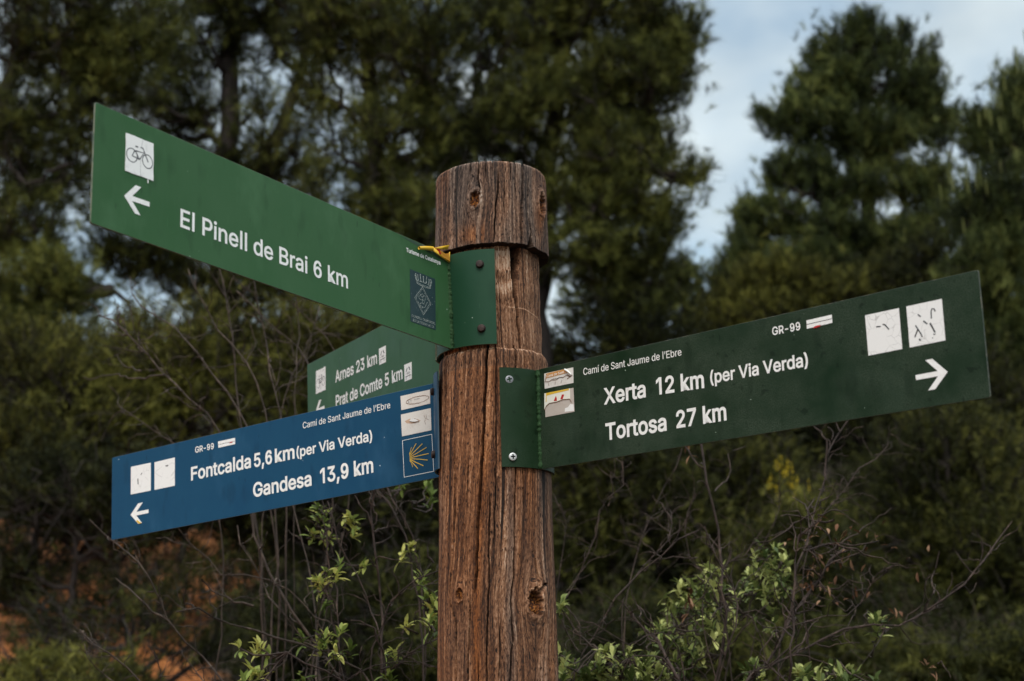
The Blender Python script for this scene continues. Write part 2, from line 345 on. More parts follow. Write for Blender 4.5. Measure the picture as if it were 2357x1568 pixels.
# ------------------------------------------------------------------ the wooden post
def build_post():
    NTH = 620
    th = np.linspace(-math.pi, math.pi, NTH, endpoint=False)
    ZL, ZC, ZT = 2.134, 2.327, 2.487                     # notch floor, underside of the head, top
    zs = np.unique(np.round(np.concatenate([np.linspace(-.3, 1.5, 70), np.arange(1.5, ZT + .0001, .0013),
                                            np.arange(ZL - .006, ZL + .006, .0004), np.arange(ZC - .005, ZC + .005, .0004), np.arange(ZT - .006, ZT + .0001, .0005)]), 5))
    Z, T = np.meshgrid(zs, th, indexing='ij')
    deg = np.degrees(T)
    # ragged saw-cut rims
    jit = .0022 * (vnoise2(deg / 2.1, 0 * deg, 5) - .5) + .0026 * (vnoise2(deg / 9, 0 * deg, 6) - .5)
    jit2 = .0012 * (vnoise2(deg / 1.7, 0 * deg, 15) - .5) + .003 * (vnoise2(deg / 7, 0 * deg, 16) - .5)
    sm = lambda a, b, x: (lambda t: t * t * (3 - 2 * t))(np.clip((x - a) / (b - a), 0, 1))
    Rlow = .1055 - .0035 * sm(1.55, 1.86, Z) - .0020 * sm(1.86, 2.12, Z)
    Rlow = Rlow - .0045 * np.clip((Z - (ZL - .016)) / .016, 0, 1) ** 3            # rounded shoulder
    Rhead = .1068 - .0022 * sm(2.33, 2.45, Z) - .0030 * np.clip((Z - (ZT - .012)) / .012, 0, 1) ** 3
    Rnot = .0885 + .0010 * sm(2.2, 2.15, Z) + .0012 * (vnoise2(deg / 14, Z * 40, 8) - .5) * 2
    zz = Z + jit; zc = Z + jit2
    up = zz > ZL; hd = zc > ZC
    R = np.where(hd, Rhead, np.where(up, Rnot, Rlow))
    # chewed lower lip of the head
    R = R + 0
    # grain: u is the distance along the bark, bent round the knots and drifting with the spiral of the trunk
    sp = np.interp(Z, [1.55, 1.7, 1.85, 2.13, 2.3, 2.49], [-9, -7, -3, 3, 0, 2])   # degrees
    U = (deg - sp) * math.pi / 180 * .104
    knots = [(-15.8, 2.411, .0098, .0125, 1), (62.2, 2.416, .0125, .017, 1), (-37.6, 1.700, .0078, .0095, 1), (38.8, 1.682, .0165, .0185, 1)]
    res = np.zeros_like(Z); bulge = np.zeros_like(Z); dep = np.zeros_like(Z); pale = np.zeros_like(Z)
    rag = vnoise2(deg * .45, Z * 220, 21) - .5
    Ug = U.copy()
    for kd, kz, ra, rb, s in knots:
        ksp = np.interp(kz, [1.55, 1.7, 1.85, 2.13, 2.3, 2.49], [-9, -7, -3, 3, 0, 2])
        du = U - (kd - ksp) * math.pi / 180 * .104
        dz = Z - kz
        dz2 = np.where(dz > 0, dz * .62, dz * .85)
        q = np.sqrt((du / ra) ** 2 + (dz2 / rb) ** 2)
        push = np.exp(-(dz2 / (rb * 2.3)) ** 2) * ra * 1.25
        Ug = Ug - np.sign(du) * push * np.exp(-np.abs(du) / (ra * 2.6)) * (1 - np.exp(-(du / (ra * .6)) ** 2))
        bulge += .0042 * np.exp(-(q / 2.1) ** 2) * (ra / .0125)
        qq = q + rag * .42
        hole = 1 - sm(.72, .98, qq)
        dep += hole * (.0085 + .007 * (vnoise2(deg * .35, Z * 95, 31) - .45)) * (ra / .0125)
        bulge += .0018 * np.exp(-((qq - 1.12) / .20) ** 2)
        pale += .8 * np.exp(-((qq - 1.12) / .16) ** 2) + .30 * np.exp(-(q / 2.4) ** 2) * (dz > -rb)
        res = np.maximum(res, hole)
    pale += 1.1 * np.exp(-((U - (-37.6 + 7) * math.pi / 180 * .104 - .003) / .007) ** 2) * np.exp(-((Z - 1.724) / .016) ** 2)
    # relief of the growth lines
    fine = vnoise2(Ug * 620, Z * 7, 1) * .55 + vnoise2(Ug * 270, Z * 4, 2) * .8 + vnoise2(Ug * 120, Z * 2.4, 3) * .8
    R = R + .0011 * (fine - 1.07) + .0016 * (vnoise2(Ug * 40, Z * 1.5, 4) - .5)
    torn = sm(.62, .75, vnoise2(Ug * 330, Z * 60, 11)) * sm(.45, .62, vnoise2(Ug * 30, Z * 5, 12))
    R = R - .0012 * torn
    # drying checks: (degrees, height) along each crack, depth and half width in metres
    checks = [
        ([(34.8, 2.489), (32.8, 2.409), (30.1, 2.322)], .022, .0012), ([(-12.1, 2.489), (-12.8, 2.452), (-11.2, 2.434), (-9.6, 2.41)], .010, .0008),
        ([(8.2, 2.47), (7.0, 2.43), (4.4, 2.391), (2.1, 2.322)], .012, .0008), ([(-46.7, 2.455), (-48.9, 2.379), (-48.8, 2.322)], .010, .0007),
        ([(-29.5, 2.390), (-28.6, 2.370), (-28.7, 2.322)], .009, .0006), ([(20.7, 2.488), (20.1, 2.444)], .009, .0006), ([(-20.3, 2.488), (-21.0, 2.456)], .009, .0006),
        ([(41.1, 2.462), (39.4, 2.391), (43.6, 2.349), (43.0, 2.322)], .010, .0007), ([(14, 2.45), (13, 2.37)], .005, .0005), ([(-38, 2.47), (-39.5, 2.40)], .005, .0005), ([(66, 2.47), (70, 2.42), (72, 2.35)], .006, .0006), ([(-62, 2.45), (-63, 2.34)], .005, .0006),
        ([(26, 2.488), (25, 2.40)], .005, .0005), ([(-5, 2.488), (-4, 2.44)], .006, .0005), ([(2, 2.488), (2.6, 2.455)], .006, .0005),
        ([(-6.1, 2.140), (-7.3, 2.094), (-12.4, 1.947), (-14.8, 1.879), (-18.0, 1.811), (-19.7, 1.736), (-22, 1.70)], .026, .0013),
        ([(3.0, 2.14), (1.3, 1.946), (-.2, 1.864), (-2.6, 1.770)], .006, .0006), ([(24, 2.138), (21.2, 1.93), (18.8, 1.809), (16.7, 1.734), (13.3, 1.685), (14.4, 1.623), (9.8, 1.54)], .012, .0008),
        ([(-44.6, 1.97), (-44.5, 1.843), (-49.4, 1.740), (-51.8, 1.690), (-46.5, 1.672), (-42.6, 1.655), (-43.1, 1.54)], .013, .0010), ([(29.2, 1.95), (28.3, 1.837)], .006, .0006),
        ([(-27.1, 1.95), (-29.9, 1.854)], .006, .0006), ([(40.2, 1.775), (41, 1.745), (44.9, 1.712)], .008, .0007), ([(-4.8, 1.88), (-7.4, 1.770), (-7.5, 1.723), (-9.7, 1.636), (-10.4, 1.54)], .009, .0007),
        ([(-25.5, 1.70), (-27.9, 1.625), (-29.2, 1.54)], .012, .0009), ([(56.5, 1.69), (46.7, 1.623), (41.9, 1.54)], .010, .0008), ([(-18.0, 1.60), (-17.9, 1.54)], .007, .0006),
        ([(-71.2, 1.80), (-80, 1.68), (-83, 1.57)], .006, .0007), ([(34, 2.13), (32, 2.06)], .007, .0006), ([(-33, 2.12), (-36, 1.99)], .006, .0005), ([(60, 1.90), (62, 1.75)], .006, .0006), ([(-60, 2.10), (-62, 1.9)], .006, .0006), ([(3, 1.66), (.5, 1.545)], .006, .0006),
    ]
    chk_shade = np.zeros_like(Z)
    for pts, d, wd in checks:
        wd *= 1.25
        pz = np.array([p[1] for p in pts]); pd = np.array([p[0] for p in pts])
        c = np.interp(Z, pz[::-1], pd[::-1]) + 1.0 * (vnoise2(Z * 55, 0 * Z + d * 999, 41) - .5)
        along = np.clip((Z - pz.min()) / .03, 0, 1) * (Z <= pz.max() + .002)
        if pz.max() < 2.12 or (2.2 < pz.max() < 2.48): along = along * np.clip((pz.max() - Z) / .03, 0, 1)
        g = np.exp(-(((deg - c) * math.pi / 180 * .104) / (wd * (.6 + .6 * along))) ** 4)
        dep += g * d * along; chk_shade = np.maximum(chk_shade, np.exp(-(((deg - c) * math.pi / 180 * .104) / (wd * .9)) ** 4) * along)  # shade inside each crack also goes into the colour mask
    # the groove that climbs from the lower right knot and the rotted hole in the lip of the head
    gr = np.clip((Z - 1.695) / .024, 0, 1)
    gc = 39.6 + 15.8 * gr
    dep += .010 * np.exp(-((deg - gc) / 2.9) ** 2) * (Z > 1.692) * (Z < 1.7195)
    hc = 41.8; hw = np.clip((2.352 - Z) / .025, 0, 1) * 4.2
    hole = (np.abs(deg - hc) < hw) & (Z > 2.31)
    dep += np.where(hole & hd, .020, 0)
    bite = np.clip((2.345 - Z) / .018, 0, 1) * sm(.55, .72, vnoise2(deg / 3.2, Z * 60, 51)) * np.exp(-((deg - 9) / 9) ** 2)
    dep += np.where(hd, .006 * bite, 0)
    # the notch is split in two: a wedge-shaped gap, flaking chisel cuts
    sc_ = np.interp(Z, [2.134, 2.186, 2.247, 2.309, 2.33], [31.5, 29.5, 27.3, 26.0, 26.0]) + 2.0 * (vnoise2(Z * 60, 0 * Z, 61) - .5)
    wsp = np.interp(Z, [2.134, 2.2, 2.26, 2.31], [.8, 1.2, 2.6, 5.2])
    inn = up & ~hd
    dep += np.where(inn, .03 * np.exp(-((deg - sc_ - wsp * .6) / wsp) ** 4), 0)
    for cz, cw in ((2.235, .006), (2.277, .004), (2.302, .003)):
        edge = cz + .014 * ((deg - 14) / 12) ** 2 + .004 * (vnoise2(deg / 1.3, 0 * deg, cz * 100) - .5)
        dep += np.where(inn & (deg < 27) & (deg > -30), .0035 * np.clip((edge - Z) / .02, 0, 1) * (Z > edge - .02), 0)
        pale += np.where(inn & (deg < 26), 1.2 * np.exp(-((Z - edge - .012) / .013) ** 2), 0)
    cut = 2.212 - .0000 * deg - .012 * np.clip((deg - 40) / 40, 0, 1)
    pale += np.where(inn & (deg > 18), 1.3 * np.exp(-((Z - cut) / .0011) ** 2), 0)
    dep += np.where(inn & (deg > 18) & (Z < cut), -.0012, 0)
    pale += 1.1 * np.exp(-((zz - ZL + .0015) / .0016) ** 2) + 1.0 * np.exp(-((Z - ZT + .001) / .0018) ** 2)
    pale += np.where(inn & (Z < 2.318), .40, 0)
    pale += .8 * sm(-70, -92, deg) * (Z > 2.3) + .5 * np.exp(-((deg - 55) / 9) ** 2) * np.exp(-((Z - 2.44) / .03) ** 2)
    chk_shade = np.maximum(chk_shade, .9 * np.exp(-((zc - ZC) / .0012) ** 4))  # shade under the head's lip, painted into the wood colour
    chk_shade = np.maximum(chk_shade, np.where(hole & hd, 1, 0)); chk_shade = np.maximum(chk_shade, np.where(inn, np.exp(-((deg - sc_ - wsp * .6) / wsp) ** 4), 0))  # same painted shade in the lip hole and the notch gap
    R = R + bulge - dep
    # colour of the wood itself: fresh orange streaks, grey weathered faces
    sd = 8 * (vnoise2(Z * 6, 0 * Z, 71) - .5)
    oc = np.interp(Z, [1.54, 1.69, 1.78, 1.85, 1.93, 2.0, 2.13], [-20, -19.5, -15.5, -12.3, -10.5, -9, -7])
    org = np.exp(-((deg - oc) / 5.2) ** 2) * np.interp(Z, [1.54, 1.64, 1.72, 1.80, 1.90, 1.98, 2.06], [.9, .95, .8, .8, .85, .35, .1]) * (vnoise2(Ug * 90, Z * 5, 72) * .9 + .4)
    org += .7 * np.exp(-((deg + 17) / 16) ** 2) * np.exp(-((Z - 2.345) / .02) ** 2) * sm(.4, .62, vnoise2(Ug * 120, Z * 8, 73)) * hd
    org += .30 * sm(.5, .7, vnoise2(Ug * 16, Z * 2.1, 74)) * (Z < 2.1) + .2 * sm(.55, .8, vnoise2(Ug * 30, Z * 4, 75))
    org += .5 * np.exp(-((deg - 58) / 6) ** 2) * np.exp(-((Z - 2.385) / .025) ** 2)
    grey = np.where(hd, .20, -.10) + .26 * np.exp(-((deg - 17 + (1.9 - Z) * 18) / 7) ** 2) * (Z < 2.05) - .20 * (deg < 0) * (Z < 2.0) - np.where(inn, .2, 0) + .18 * (deg > 25) * (Z < 2.1)
    cx = -.001 + .0094 * (Z - 1.57)
    V = np.stack([cx + R * np.sin(T), -R * np.cos(T), Z], -1)
    nz = len(zs)
    idx = np.arange(nz * NTH).reshape(nz, NTH)
    a = idx[:-1]; b = idx[1:]
    F = np.stack([a, np.roll(a, -1, 1), np.roll(b, -1, 1), b], -1).reshape(-1, 4)
    V = V.reshape(-1, 3)
    top = V[idx[-1]].mean(0) + np.array([0, 0, .001])
    V = np.vstack([V, top]); tri = np.stack([idx[-1], np.roll(idx[-1], -1), np.full(NTH, len(V) - 1)], -1)
    ex = lambda x: np.r_[np.clip(x, -1, 2).ravel(), 0]
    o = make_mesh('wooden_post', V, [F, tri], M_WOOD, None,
                  {'gu': ex(Ug), 'gz': np.r_[Z.ravel(), 2.48], 'orange': np.clip(ex(org), 0, 1), 'resin': ex(res), 'pale': np.clip(ex(pale), 0, 2), 'grey': ex(grey), 'check': np.clip(ex(chk_shade), 0, 1)}, False)
    tag(o, 'weathered brown round wooden post carrying four direction signs', 'post')
    return o
build_post()

# ------------------------------------------------------------------ lettering (outlines of each character, in thousandths of the type size)
GLYPHS = """(273|89,207 90,244 94,283 101,324 105,348 111,372 117,395 124,418 132,441 145,477 160,510 177,539 236,539 219,503 204,466 191,428 179,390 169,351 161,313 156,276 152,241 151,207 152,176 155,145 160,115 167,83 177,50 188,16 196,-5 205,-27 214,-49 225,-72 236,-96 177,-96 160,-66 145,-36 132,-6 121,24 111,55 103,85 97,116 93,146 90,176
)273|37,-96 49,-72 59,-48 69,-25 78,-3 86,18 97,52 106,85 113,116 118,147 121,177 122,207 121,241 117,276 112,313 104,351 94,390 82,428 69,466 54,503 37,539 97,539 113,510 128,477 142,441 149,418 156,395 162,372 168,348 173,323 179,283 183,244 184,207 183,176 180,145 176,115 170,84 161,53 152,23 140,-7 127,-37 113,-67 97,-96
,188|38,-119 68,71 137,71 84,-119
-453|337,244 337,188 114,188 114,244
1400|276,509 276,0 212,0 212,448 209,448 86,358 86,427 198,509
2453|64,0 64,47 234,229 282,282 294,298 303,312 311,327 316,341 319,356 320,371 319,389 315,405 308,419 298,431 287,441 273,449 258,455 241,458 224,460 205,458 188,454 172,447 159,438 148,427 139,413 132,398 128,381 127,362 66,362 68,391 75,418 86,442 102,464 121,482 143,496 168,507 196,513 225,516 254,513 281,507 306,497 328,482 346,465 361,445 372,423 379,398 381,372 380,354 377,336 371,318 363,299 351,280 336,259 267,180 153,60 153,57 389,57 389,0
3453|218,-7 188,-5 159,1 133,10 108,22 88,38 70,57 57,79 48,104 44,132 109,132 112,115 118,100 126,87 137,76 150,66 165,59 182,54 200,51 219,50 239,51 258,55 275,61 291,69 304,80 315,93 323,108 328,125 329,145 328,163 323,180 316,196 306,211 292,223 275,234 254,241 229,246 201,248 157,248 157,299 288,448 288,452 70,452 70,509 372,509 372,461 211,278 211,289 247,290 279,286 308,276 333,262 354,244 371,222 383,198 391,173 393,145 390,116 383,90 370,66 354,45 333,27 309,12 281,2 251,-5
5453|221,-7 192,-5 165,1 140,11 118,25 99,41 83,60 71,82 63,105 60,130 122,130 125,115 130,102 138,89 148,78 160,68 173,60 188,54 204,51 221,50 241,51 259,56 276,64 291,75 304,89 314,104 322,122 326,141 328,162 326,183 321,203 314,221 303,237 290,251 275,262 257,270 238,275 218,277 201,276 184,273 167,268 152,262 139,255 128,246 67,253 96,509 366,509 366,452 151,452 134,301 136,301 148,311 162,318 178,325 194,330 212,333 229,334 252,332 274,328 294,321 313,311 330,299 345,285 358,269 370,251 379,231 386,210 390,187 391,163 388,132 381,102 369,76 352,52 332,32 309,15 282,3 253,-4
6455|378,388 368,440 354,466 335,488 313,501 290,509 268,514 245,516 216,513 185,505 156,490 130,470 109,445 92,415 78,379 68,340 62,298 60,255 61,212 66,170 75,131 88,95 105,65 125,40 150,19 178,4 209,-5 240,-8 271,-6 300,2 327,16 350,35 369,60 384,90 392,127 395,165 392,201 384,235 370,265 352,290 330,309 305,322 278,330 250,333 222,329 195,320 170,304 150,285 128,250 130,310 136,341 145,370 157,397 172,420 188,436 205,448 225,455 245,458 264,455 280,448 292,438 302,425 315,388|330,162 327,191 317,218 301,241 281,259 257,270 232,274 207,270 183,259 163,241 147,218 137,191 134,162 137,133 147,106 163,83 183,65 207,54 232,50 257,54 281,65 301,83 317,106 327,133
7453|97,0 323,448 323,452 62,452 62,509 391,509 391,449 165,0
9455|78,120 88,68 102,42 121,20 143,7 166,-1 188,-6 211,-8 240,-5 271,3 300,18 326,38 347,63 364,93 378,129 388,168 394,210 396,253 395,296 390,338 381,377 368,413 351,443 331,468 306,489 278,504 247,513 216,516 185,514 156,506 129,492 106,473 87,448 72,418 64,381 61,343 64,307 72,273 86,243 104,218 126,199 151,186 178,178 206,175 234,179 261,188 286,204 306,223 328,258 326,198 320,167 311,138 299,111 284,88 268,72 251,60 231,53 211,50 192,53 176,60 164,70 154,83 141,120|126,346 129,317 139,290 155,267 175,249 199,238 224,234 249,238 273,249 293,267 309,290 319,317 322,346 319,375 309,402 293,425 273,443 249,454 224,458 199,454 175,443 155,425 139,402 129,375
A480|16,0 201,509 276,509 463,0 395,0 287,302 264,372 232,478 245,478 213,371 191,302 85,0|110,142 110,199 370,199 370,142
B456|60,0 60,509 241,509 274,507 304,501 329,491 350,477 367,461 381,442 390,421 396,398 398,374 397,353 393,336 387,320 378,307 368,295 356,286 343,278 329,272 315,267 315,262 331,260 347,254 363,245 378,234 391,220 402,203 411,184 416,161 418,136 416,111 410,88 400,67 386,48 368,31 344,18 317,8 284,2 247,0|125,57 245,57 281,60 309,67 330,80 344,96 353,115 355,137 354,153 350,169 342,184 333,197 320,209 306,218 289,225 269,229 248,231 125,231|125,285 238,285 256,287 273,290 288,296 302,304 314,314 323,326 330,340 335,355 336,372 333,393 326,412 313,429 294,442 270,449 240,452 125,452
C510|267,-7 242,-6 217,-2 194,5 171,13 150,25 131,39 113,55 97,73 82,93 70,115 59,140 51,166 45,193 41,223 40,254 41,285 45,315 51,343 59,369 70,393 82,415 97,436 113,454 131,470 150,484 171,495 194,504 217,510 242,514 267,516 293,514 317,511 340,504 362,496 383,485 402,471 419,456 435,438 448,418 459,397 467,373 473,348 408,348 404,365 397,380 389,395 380,407 369,418 357,428 344,437 330,444 315,449 300,453 284,455 267,456 237,453 209,445 184,432 161,414 141,391 125,364 113,332 106,295 103,254 106,213 113,177 125,145 141,117 161,94 184,76 210,63 237,56 267,53 284,54 300,56 315,60 330,65 344,72 357,81 369,90 380,102 389,114 397,128 404,144 408,160 473,160 467,135 459,112 448,91 435,71 420,53 402,38 383,24 363,13 341,5 317,-2 293,-6
D502|219,0 96,0 96,57 215,57 254,60 288,68 318,81 343,99 363,122 379,149 390,181 397,216 399,255 397,294 390,329 379,361 364,388 344,410 320,428 291,441 258,449 221,452 93,452 93,509 225,509 254,507 281,504 307,498 331,489 353,478 385,455 412,426 433,391 444,367 451,342 457,315 460,286 462,255 460,224 457,195 451,168 443,142 433,119 421,97 406,77 390,60 371,44 351,31 328,20 303,11 277,5 249,1|125,509 125,0 60,0 60,509
E419|60,0 60,509 372,509 372,452 125,452 125,286 355,286 355,229 125,229 125,57 375,57 375,0
F410|60,0 60,509 369,509 369,452 125,452 125,278 346,278 346,221 125,221 125,0
G520|269,-7 242,-6 217,-2 193,5 171,14 149,25 130,39 112,55 96,73 82,93 69,116 59,140 51,166 45,194 41,223 40,254 41,285 45,315 51,343 59,369 69,393 82,415 96,436 112,454 129,470 149,484 170,495 192,504 215,510 239,514 265,516 291,514 316,510 340,504 363,494 384,483 403,469 421,453 436,436 449,416 460,395 468,373 474,349 408,349 402,365 395,379 387,393 378,406 368,417 356,427 344,436 330,443 315,448 300,453 283,455 265,456 236,453 209,445 183,432 160,414 141,392 125,364 113,332 106,295 103,254 106,213 113,177 125,145 141,117 161,95 184,76 210,63 238,56 269,53 296,55 322,61 345,71 365,85 382,102 396,123 407,147 413,173 415,202 434,199 283,199 283,256 478,256 478,200 475,160 466,124 451,91 431,62 406,38 377,19 344,5 308,-4
J396|185,-7 143,-2 106,11 75,33 60,50 48,70 40,92 35,118 33,145 33,173 98,173 98,145 100,117 108,93 122,74 139,61 160,53 185,50 209,53 230,61 248,74 261,93 269,117 272,145 272,509 336,509 336,145 335,118 330,92 321,70 309,50 294,33 263,11 227,-2
L393|60,0 60,509 125,509 125,57 361,57 361,0
M628|60,0 60,509 152,509 277,187 287,159 299,123 311,84 322,49 307,49 318,83 330,121 342,158 352,187 476,509 568,509 568,0 504,0 504,291 504,327 505,369 506,413 507,457 513,457 498,409 482,363 467,322 456,291 342,0 286,0 170,291 159,321 145,361 129,408 112,457 119,457 120,416 121,372 122,328 122,291 122,0
N523|60,0 60,509 136,509 343,183 363,151 388,107 414,55 405,54 401,108 399,157 399,195 399,509 463,509 463,0 387,0 202,290 177,331 148,381 108,452 119,454 122,384 124,328 125,291 125,0
O533|267,-7 241,-6 217,-2 194,5 171,13 150,25 131,39 113,55 97,73 82,93 70,115 59,140 51,166 45,193 41,223 40,254 41,285 45,315 51,343 59,369 70,393 82,415 97,436 113,454 131,470 150,484 171,495 194,504 217,510 241,514 267,516 293,514 317,510 340,504 363,495 384,484 403,470 421,454 437,436 451,415 464,393 474,369 482,343 488,315 492,285 493,254 492,223 488,193 482,166 474,140 464,115 451,93 437,73 421,55 403,39 384,25 363,13 340,5 317,-2 293,-6|267,53 296,55 324,63 349,76 372,94 392,116 408,144 420,176 428,213 430,254 428,295 420,332 408,365 392,392 372,415 349,433 324,446 296,453 267,456 237,453 210,445 184,433 161,415 142,392 125,364 113,332 106,295 103,254 106,213 113,176 125,144 142,117 161,94 184,76 210,63 237,55
P445|60,0 60,509 235,509 272,506 305,499 332,487 356,471 375,452 390,430 400,404 407,377 409,348 407,318 400,291 390,265 375,243 356,223 332,207 305,195 272,188 235,186 125,186 125,0|233,242 257,244 279,248 297,256 312,266 324,279 333,294 339,310 343,328 344,348 343,367 339,385 333,402 324,416 312,428 297,439 279,446 257,451 232,452 125,452 125,242
R449|60,0 60,509 236,509 273,506 305,500 333,489 356,473 376,455 390,433 401,408 407,381 409,352 407,323 401,296 390,271 376,250 356,232 333,217 305,206 273,200 236,198 96,198 96,255 234,255 258,256 280,260 298,267 313,276 325,287 334,300 340,316 344,333 345,352 344,371 340,389 334,405 325,419 313,430 298,440 279,446 258,451 233,452 125,452 125,0|353,0 230,229 303,229 428,0
S447|224,-9 188,-7 156,-1 128,9 102,23 81,40 64,60 51,83 42,109 38,137 104,137 108,118 114,102 123,88 136,76 150,66 166,59 185,53 204,50 224,49 246,50 267,54 286,60 303,69 317,79 329,92 338,106 344,122 346,139 344,154 340,168 332,179 322,189 310,197 296,205 245,222 184,239 145,253 112,269 86,289 67,313 56,341 52,372 54,400 62,425 75,448 92,468 113,484 138,498 165,508 195,514 227,516 259,514 289,508 316,498 340,484 360,468 377,449 390,427 398,403 401,378 337,378 332,402 320,421 302,437 280,449 254,456 225,459 204,457 185,454 167,448 152,440 139,430 129,418 121,405 117,391 115,376 117,359 122,345 131,334 142,324 155,315 169,308 212,293 264,279 312,264 328,256 344,248 359,238 372,226 384,213 395,198 402,180 407,161 408,139 406,112 399,87 386,64 370,43 349,25 323,11 294,0 261,-7
T449|32,452 32,509 417,509 417,452 257,452 257,0 193,0 193,452
V480|204,0 16,509 84,509 192,206 215,137 248,31 235,31 267,138 290,206 395,509 463,509 278,0
X474|18,0 217,284 217,236 29,509 104,509 178,400 204,361 223,329 243,292 232,292 252,329 272,361 298,400 374,509 446,509 259,239 259,287 456,0 382,0 292,129 268,165 250,195 230,231 244,231 225,196 206,166 182,129 91,0
a389|160,-9 137,-7 115,-3 94,5 76,15 60,29 48,45 38,63 32,84 30,108 32,128 36,146 43,161 53,174 64,184 78,193 92,200 108,206 125,211 178,220 234,227 247,229 257,231 265,235 271,240 274,246 276,255 276,257 275,272 272,285 267,297 260,307 251,315 240,322 227,327 212,330 196,331 178,330 163,327 149,322 137,316 127,309 118,301 110,292 104,283 100,274 41,291 51,313 64,331 79,346 95,358 114,368 133,375 153,380 173,383 194,384 239,379 255,375 271,369 286,360 300,350 312,336 322,320 330,301 335,278 337,251 337,0 277,0 277,52 272,52 252,25 242,16 229,8 215,1 199,-4 181,-7|170,45 192,47 211,51 228,59 242,68 254,80 263,93 270,108 274,122 276,138 276,190 259,182 231,176 200,171 175,168 134,159 122,153 112,147 103,139 97,130 93,118 92,105 93,93 96,82 102,72 109,64 119,57 130,52 142,48 156,46
b424|229,-8 208,-7 189,-3 172,4 159,12 147,21 138,31 118,59 112,59 112,0 53,0 53,509 114,509 114,319 118,319 137,346 147,355 158,364 171,373 188,379 207,383 229,384 259,382 287,374 313,361 335,342 354,320 370,293 381,261 388,227 390,189 388,151 381,116 370,84 355,57 336,34 313,16 288,3 260,-6|220,47 242,49 262,55 279,66 294,80 306,97 316,117 323,139 327,163 328,189 327,215 323,239 316,261 307,281 295,298 280,311 262,322 243,328 220,330 198,328 178,322 161,312 147,299 134,282 125,263 118,241 114,216 113,189 114,162 118,138 125,115 135,95 147,78 162,65 179,55 198,49
c396|207,-8 174,-5 144,3 117,16 93,35 72,58 56,85 44,116 37,150 34,187 37,225 44,260 56,291 72,318 93,341 117,360 144,374 174,382 207,384 226,384 243,381 260,377 276,371 291,364 305,356 318,346 330,335 340,322 349,308 356,293 362,277 303,262 290,289 270,311 242,325 207,330 184,328 163,321 145,310 130,296 118,278 108,258 102,236 98,212 96,187 98,163 102,139 108,117 118,97 130,80 145,66 163,55 184,49 207,46 243,52 271,66 292,89 304,117 363,102 357,86 350,70 341,56 331,43 319,32 306,21 292,12 277,5 261,-1 244,-5 226,-7
d424|195,-8 165,-6 137,3 111,16 89,34 70,57 55,84 43,116 36,151 34,189 36,227 43,261 55,293 70,320 89,342 112,361 137,374 165,382 196,384 218,383 237,379 253,373 267,364 278,355 287,346 306,319 311,319 311,509 372,509 372,0 313,0 313,59 307,59 287,31 277,21 266,12 252,4 236,-3 217,-7|205,47 226,49 246,55 263,65 278,78 290,95 299,115 306,138 310,162 312,189 310,216 306,241 300,263 290,282 278,299 263,312 246,322 227,328 205,330 182,328 162,322 145,311 130,298 118,281 108,261 102,239 98,215 96,189 98,163 102,139 109,117 118,97 130,80 145,66 162,55 182,49
e404|212,-8 177,-5 145,3 117,16 92,35 72,58 56,85 44,116 37,150 34,187 36,224 44,258 55,290 71,317 91,340 115,359 142,373 172,382 205,384 226,383 246,380 266,374 285,366 303,355 319,341 334,324 347,305 357,282 365,256 370,227 371,194 371,169 75,169 75,221 338,221 310,202 308,226 304,248 298,269 288,286 277,301 263,314 246,323 227,328 205,330 183,328 164,323 146,313 131,301 119,286 109,270 102,251 97,231 96,211 96,178 98,151 102,127 110,106 121,88 135,73 151,61 169,53 190,48 212,46 227,47 241,49 254,53 265,58 276,65 285,73 294,82 300,93 306,105 365,91 358,72 348,55 335,39 320,26 302,14 283,4 261,-3 237,-7
i167|53,0 53,379 114,379 114,0|84,443 73,444 63,448 54,455 47,463 43,472 41,483 43,494 47,504 54,512 63,518 73,522 84,524 95,522 105,518 114,512 121,504 125,494 126,483 125,472 121,463 114,455 105,448 95,444
k381|110,137 110,212 121,212 284,379 360,379 184,199 177,199|53,0 53,509 114,509 114,0|294,0 148,186 191,229 372,0
l185|62,0 62,530 124,530 124,0
m610|53,0 53,379 112,379 112,295 108,295 114,314 122,331 132,346 144,358 158,368 172,376 187,382 203,385 219,386 245,383 268,375 287,361 303,342 314,320 321,295 312,295 318,312 326,329 337,343 350,356 364,366 381,375 398,381 417,385 437,386 458,385 478,380 497,372 514,361 529,346 541,328 550,307 555,283 557,255 557,0 496,0 496,254 493,279 485,298 473,313 456,323 438,329 419,330 402,329 387,326 374,320 363,312 353,302 345,290 340,277 336,263 335,247 335,0 274,0 274,260 272,280 265,297 253,311 238,322 220,328 199,330 185,329 171,326 158,320 145,312 135,302 126,289 119,274 115,257 114,238 114,0
n410|114,227 114,0 53,0 53,379 112,379 112,287 102,287 116,319 132,344 152,362 175,374 200,382 227,384 252,383 275,377 295,369 313,356 328,340 341,321 350,298 355,271 357,240 357,0 296,0 296,235 293,263 286,286 273,304 256,318 235,326 210,329 192,328 176,324 161,317 147,308 136,297 126,283 119,266 115,248
o415|207,-8 174,-5 144,3 117,16 93,35 72,58 56,85 44,116 37,150 34,187 37,225 44,260 56,291 72,318 93,341 117,360 144,374 174,382 207,384 241,382 271,374 299,360 323,341 343,318 359,291 371,260 379,225 381,187 379,150 371,116 359,85 343,58 323,35 299,16 271,3 241,-5|207,46 231,49 252,55 270,66 285,80 298,97 307,117 314,139 318,163 319,187 318,212 314,236 307,258 298,278 285,296 270,310 252,321 231,328 207,330 184,328 163,321 145,310 130,296 118,278 108,258 102,236 98,212 96,187 98,163 102,139 108,117 118,97 130,80 145,66 163,55 184,49
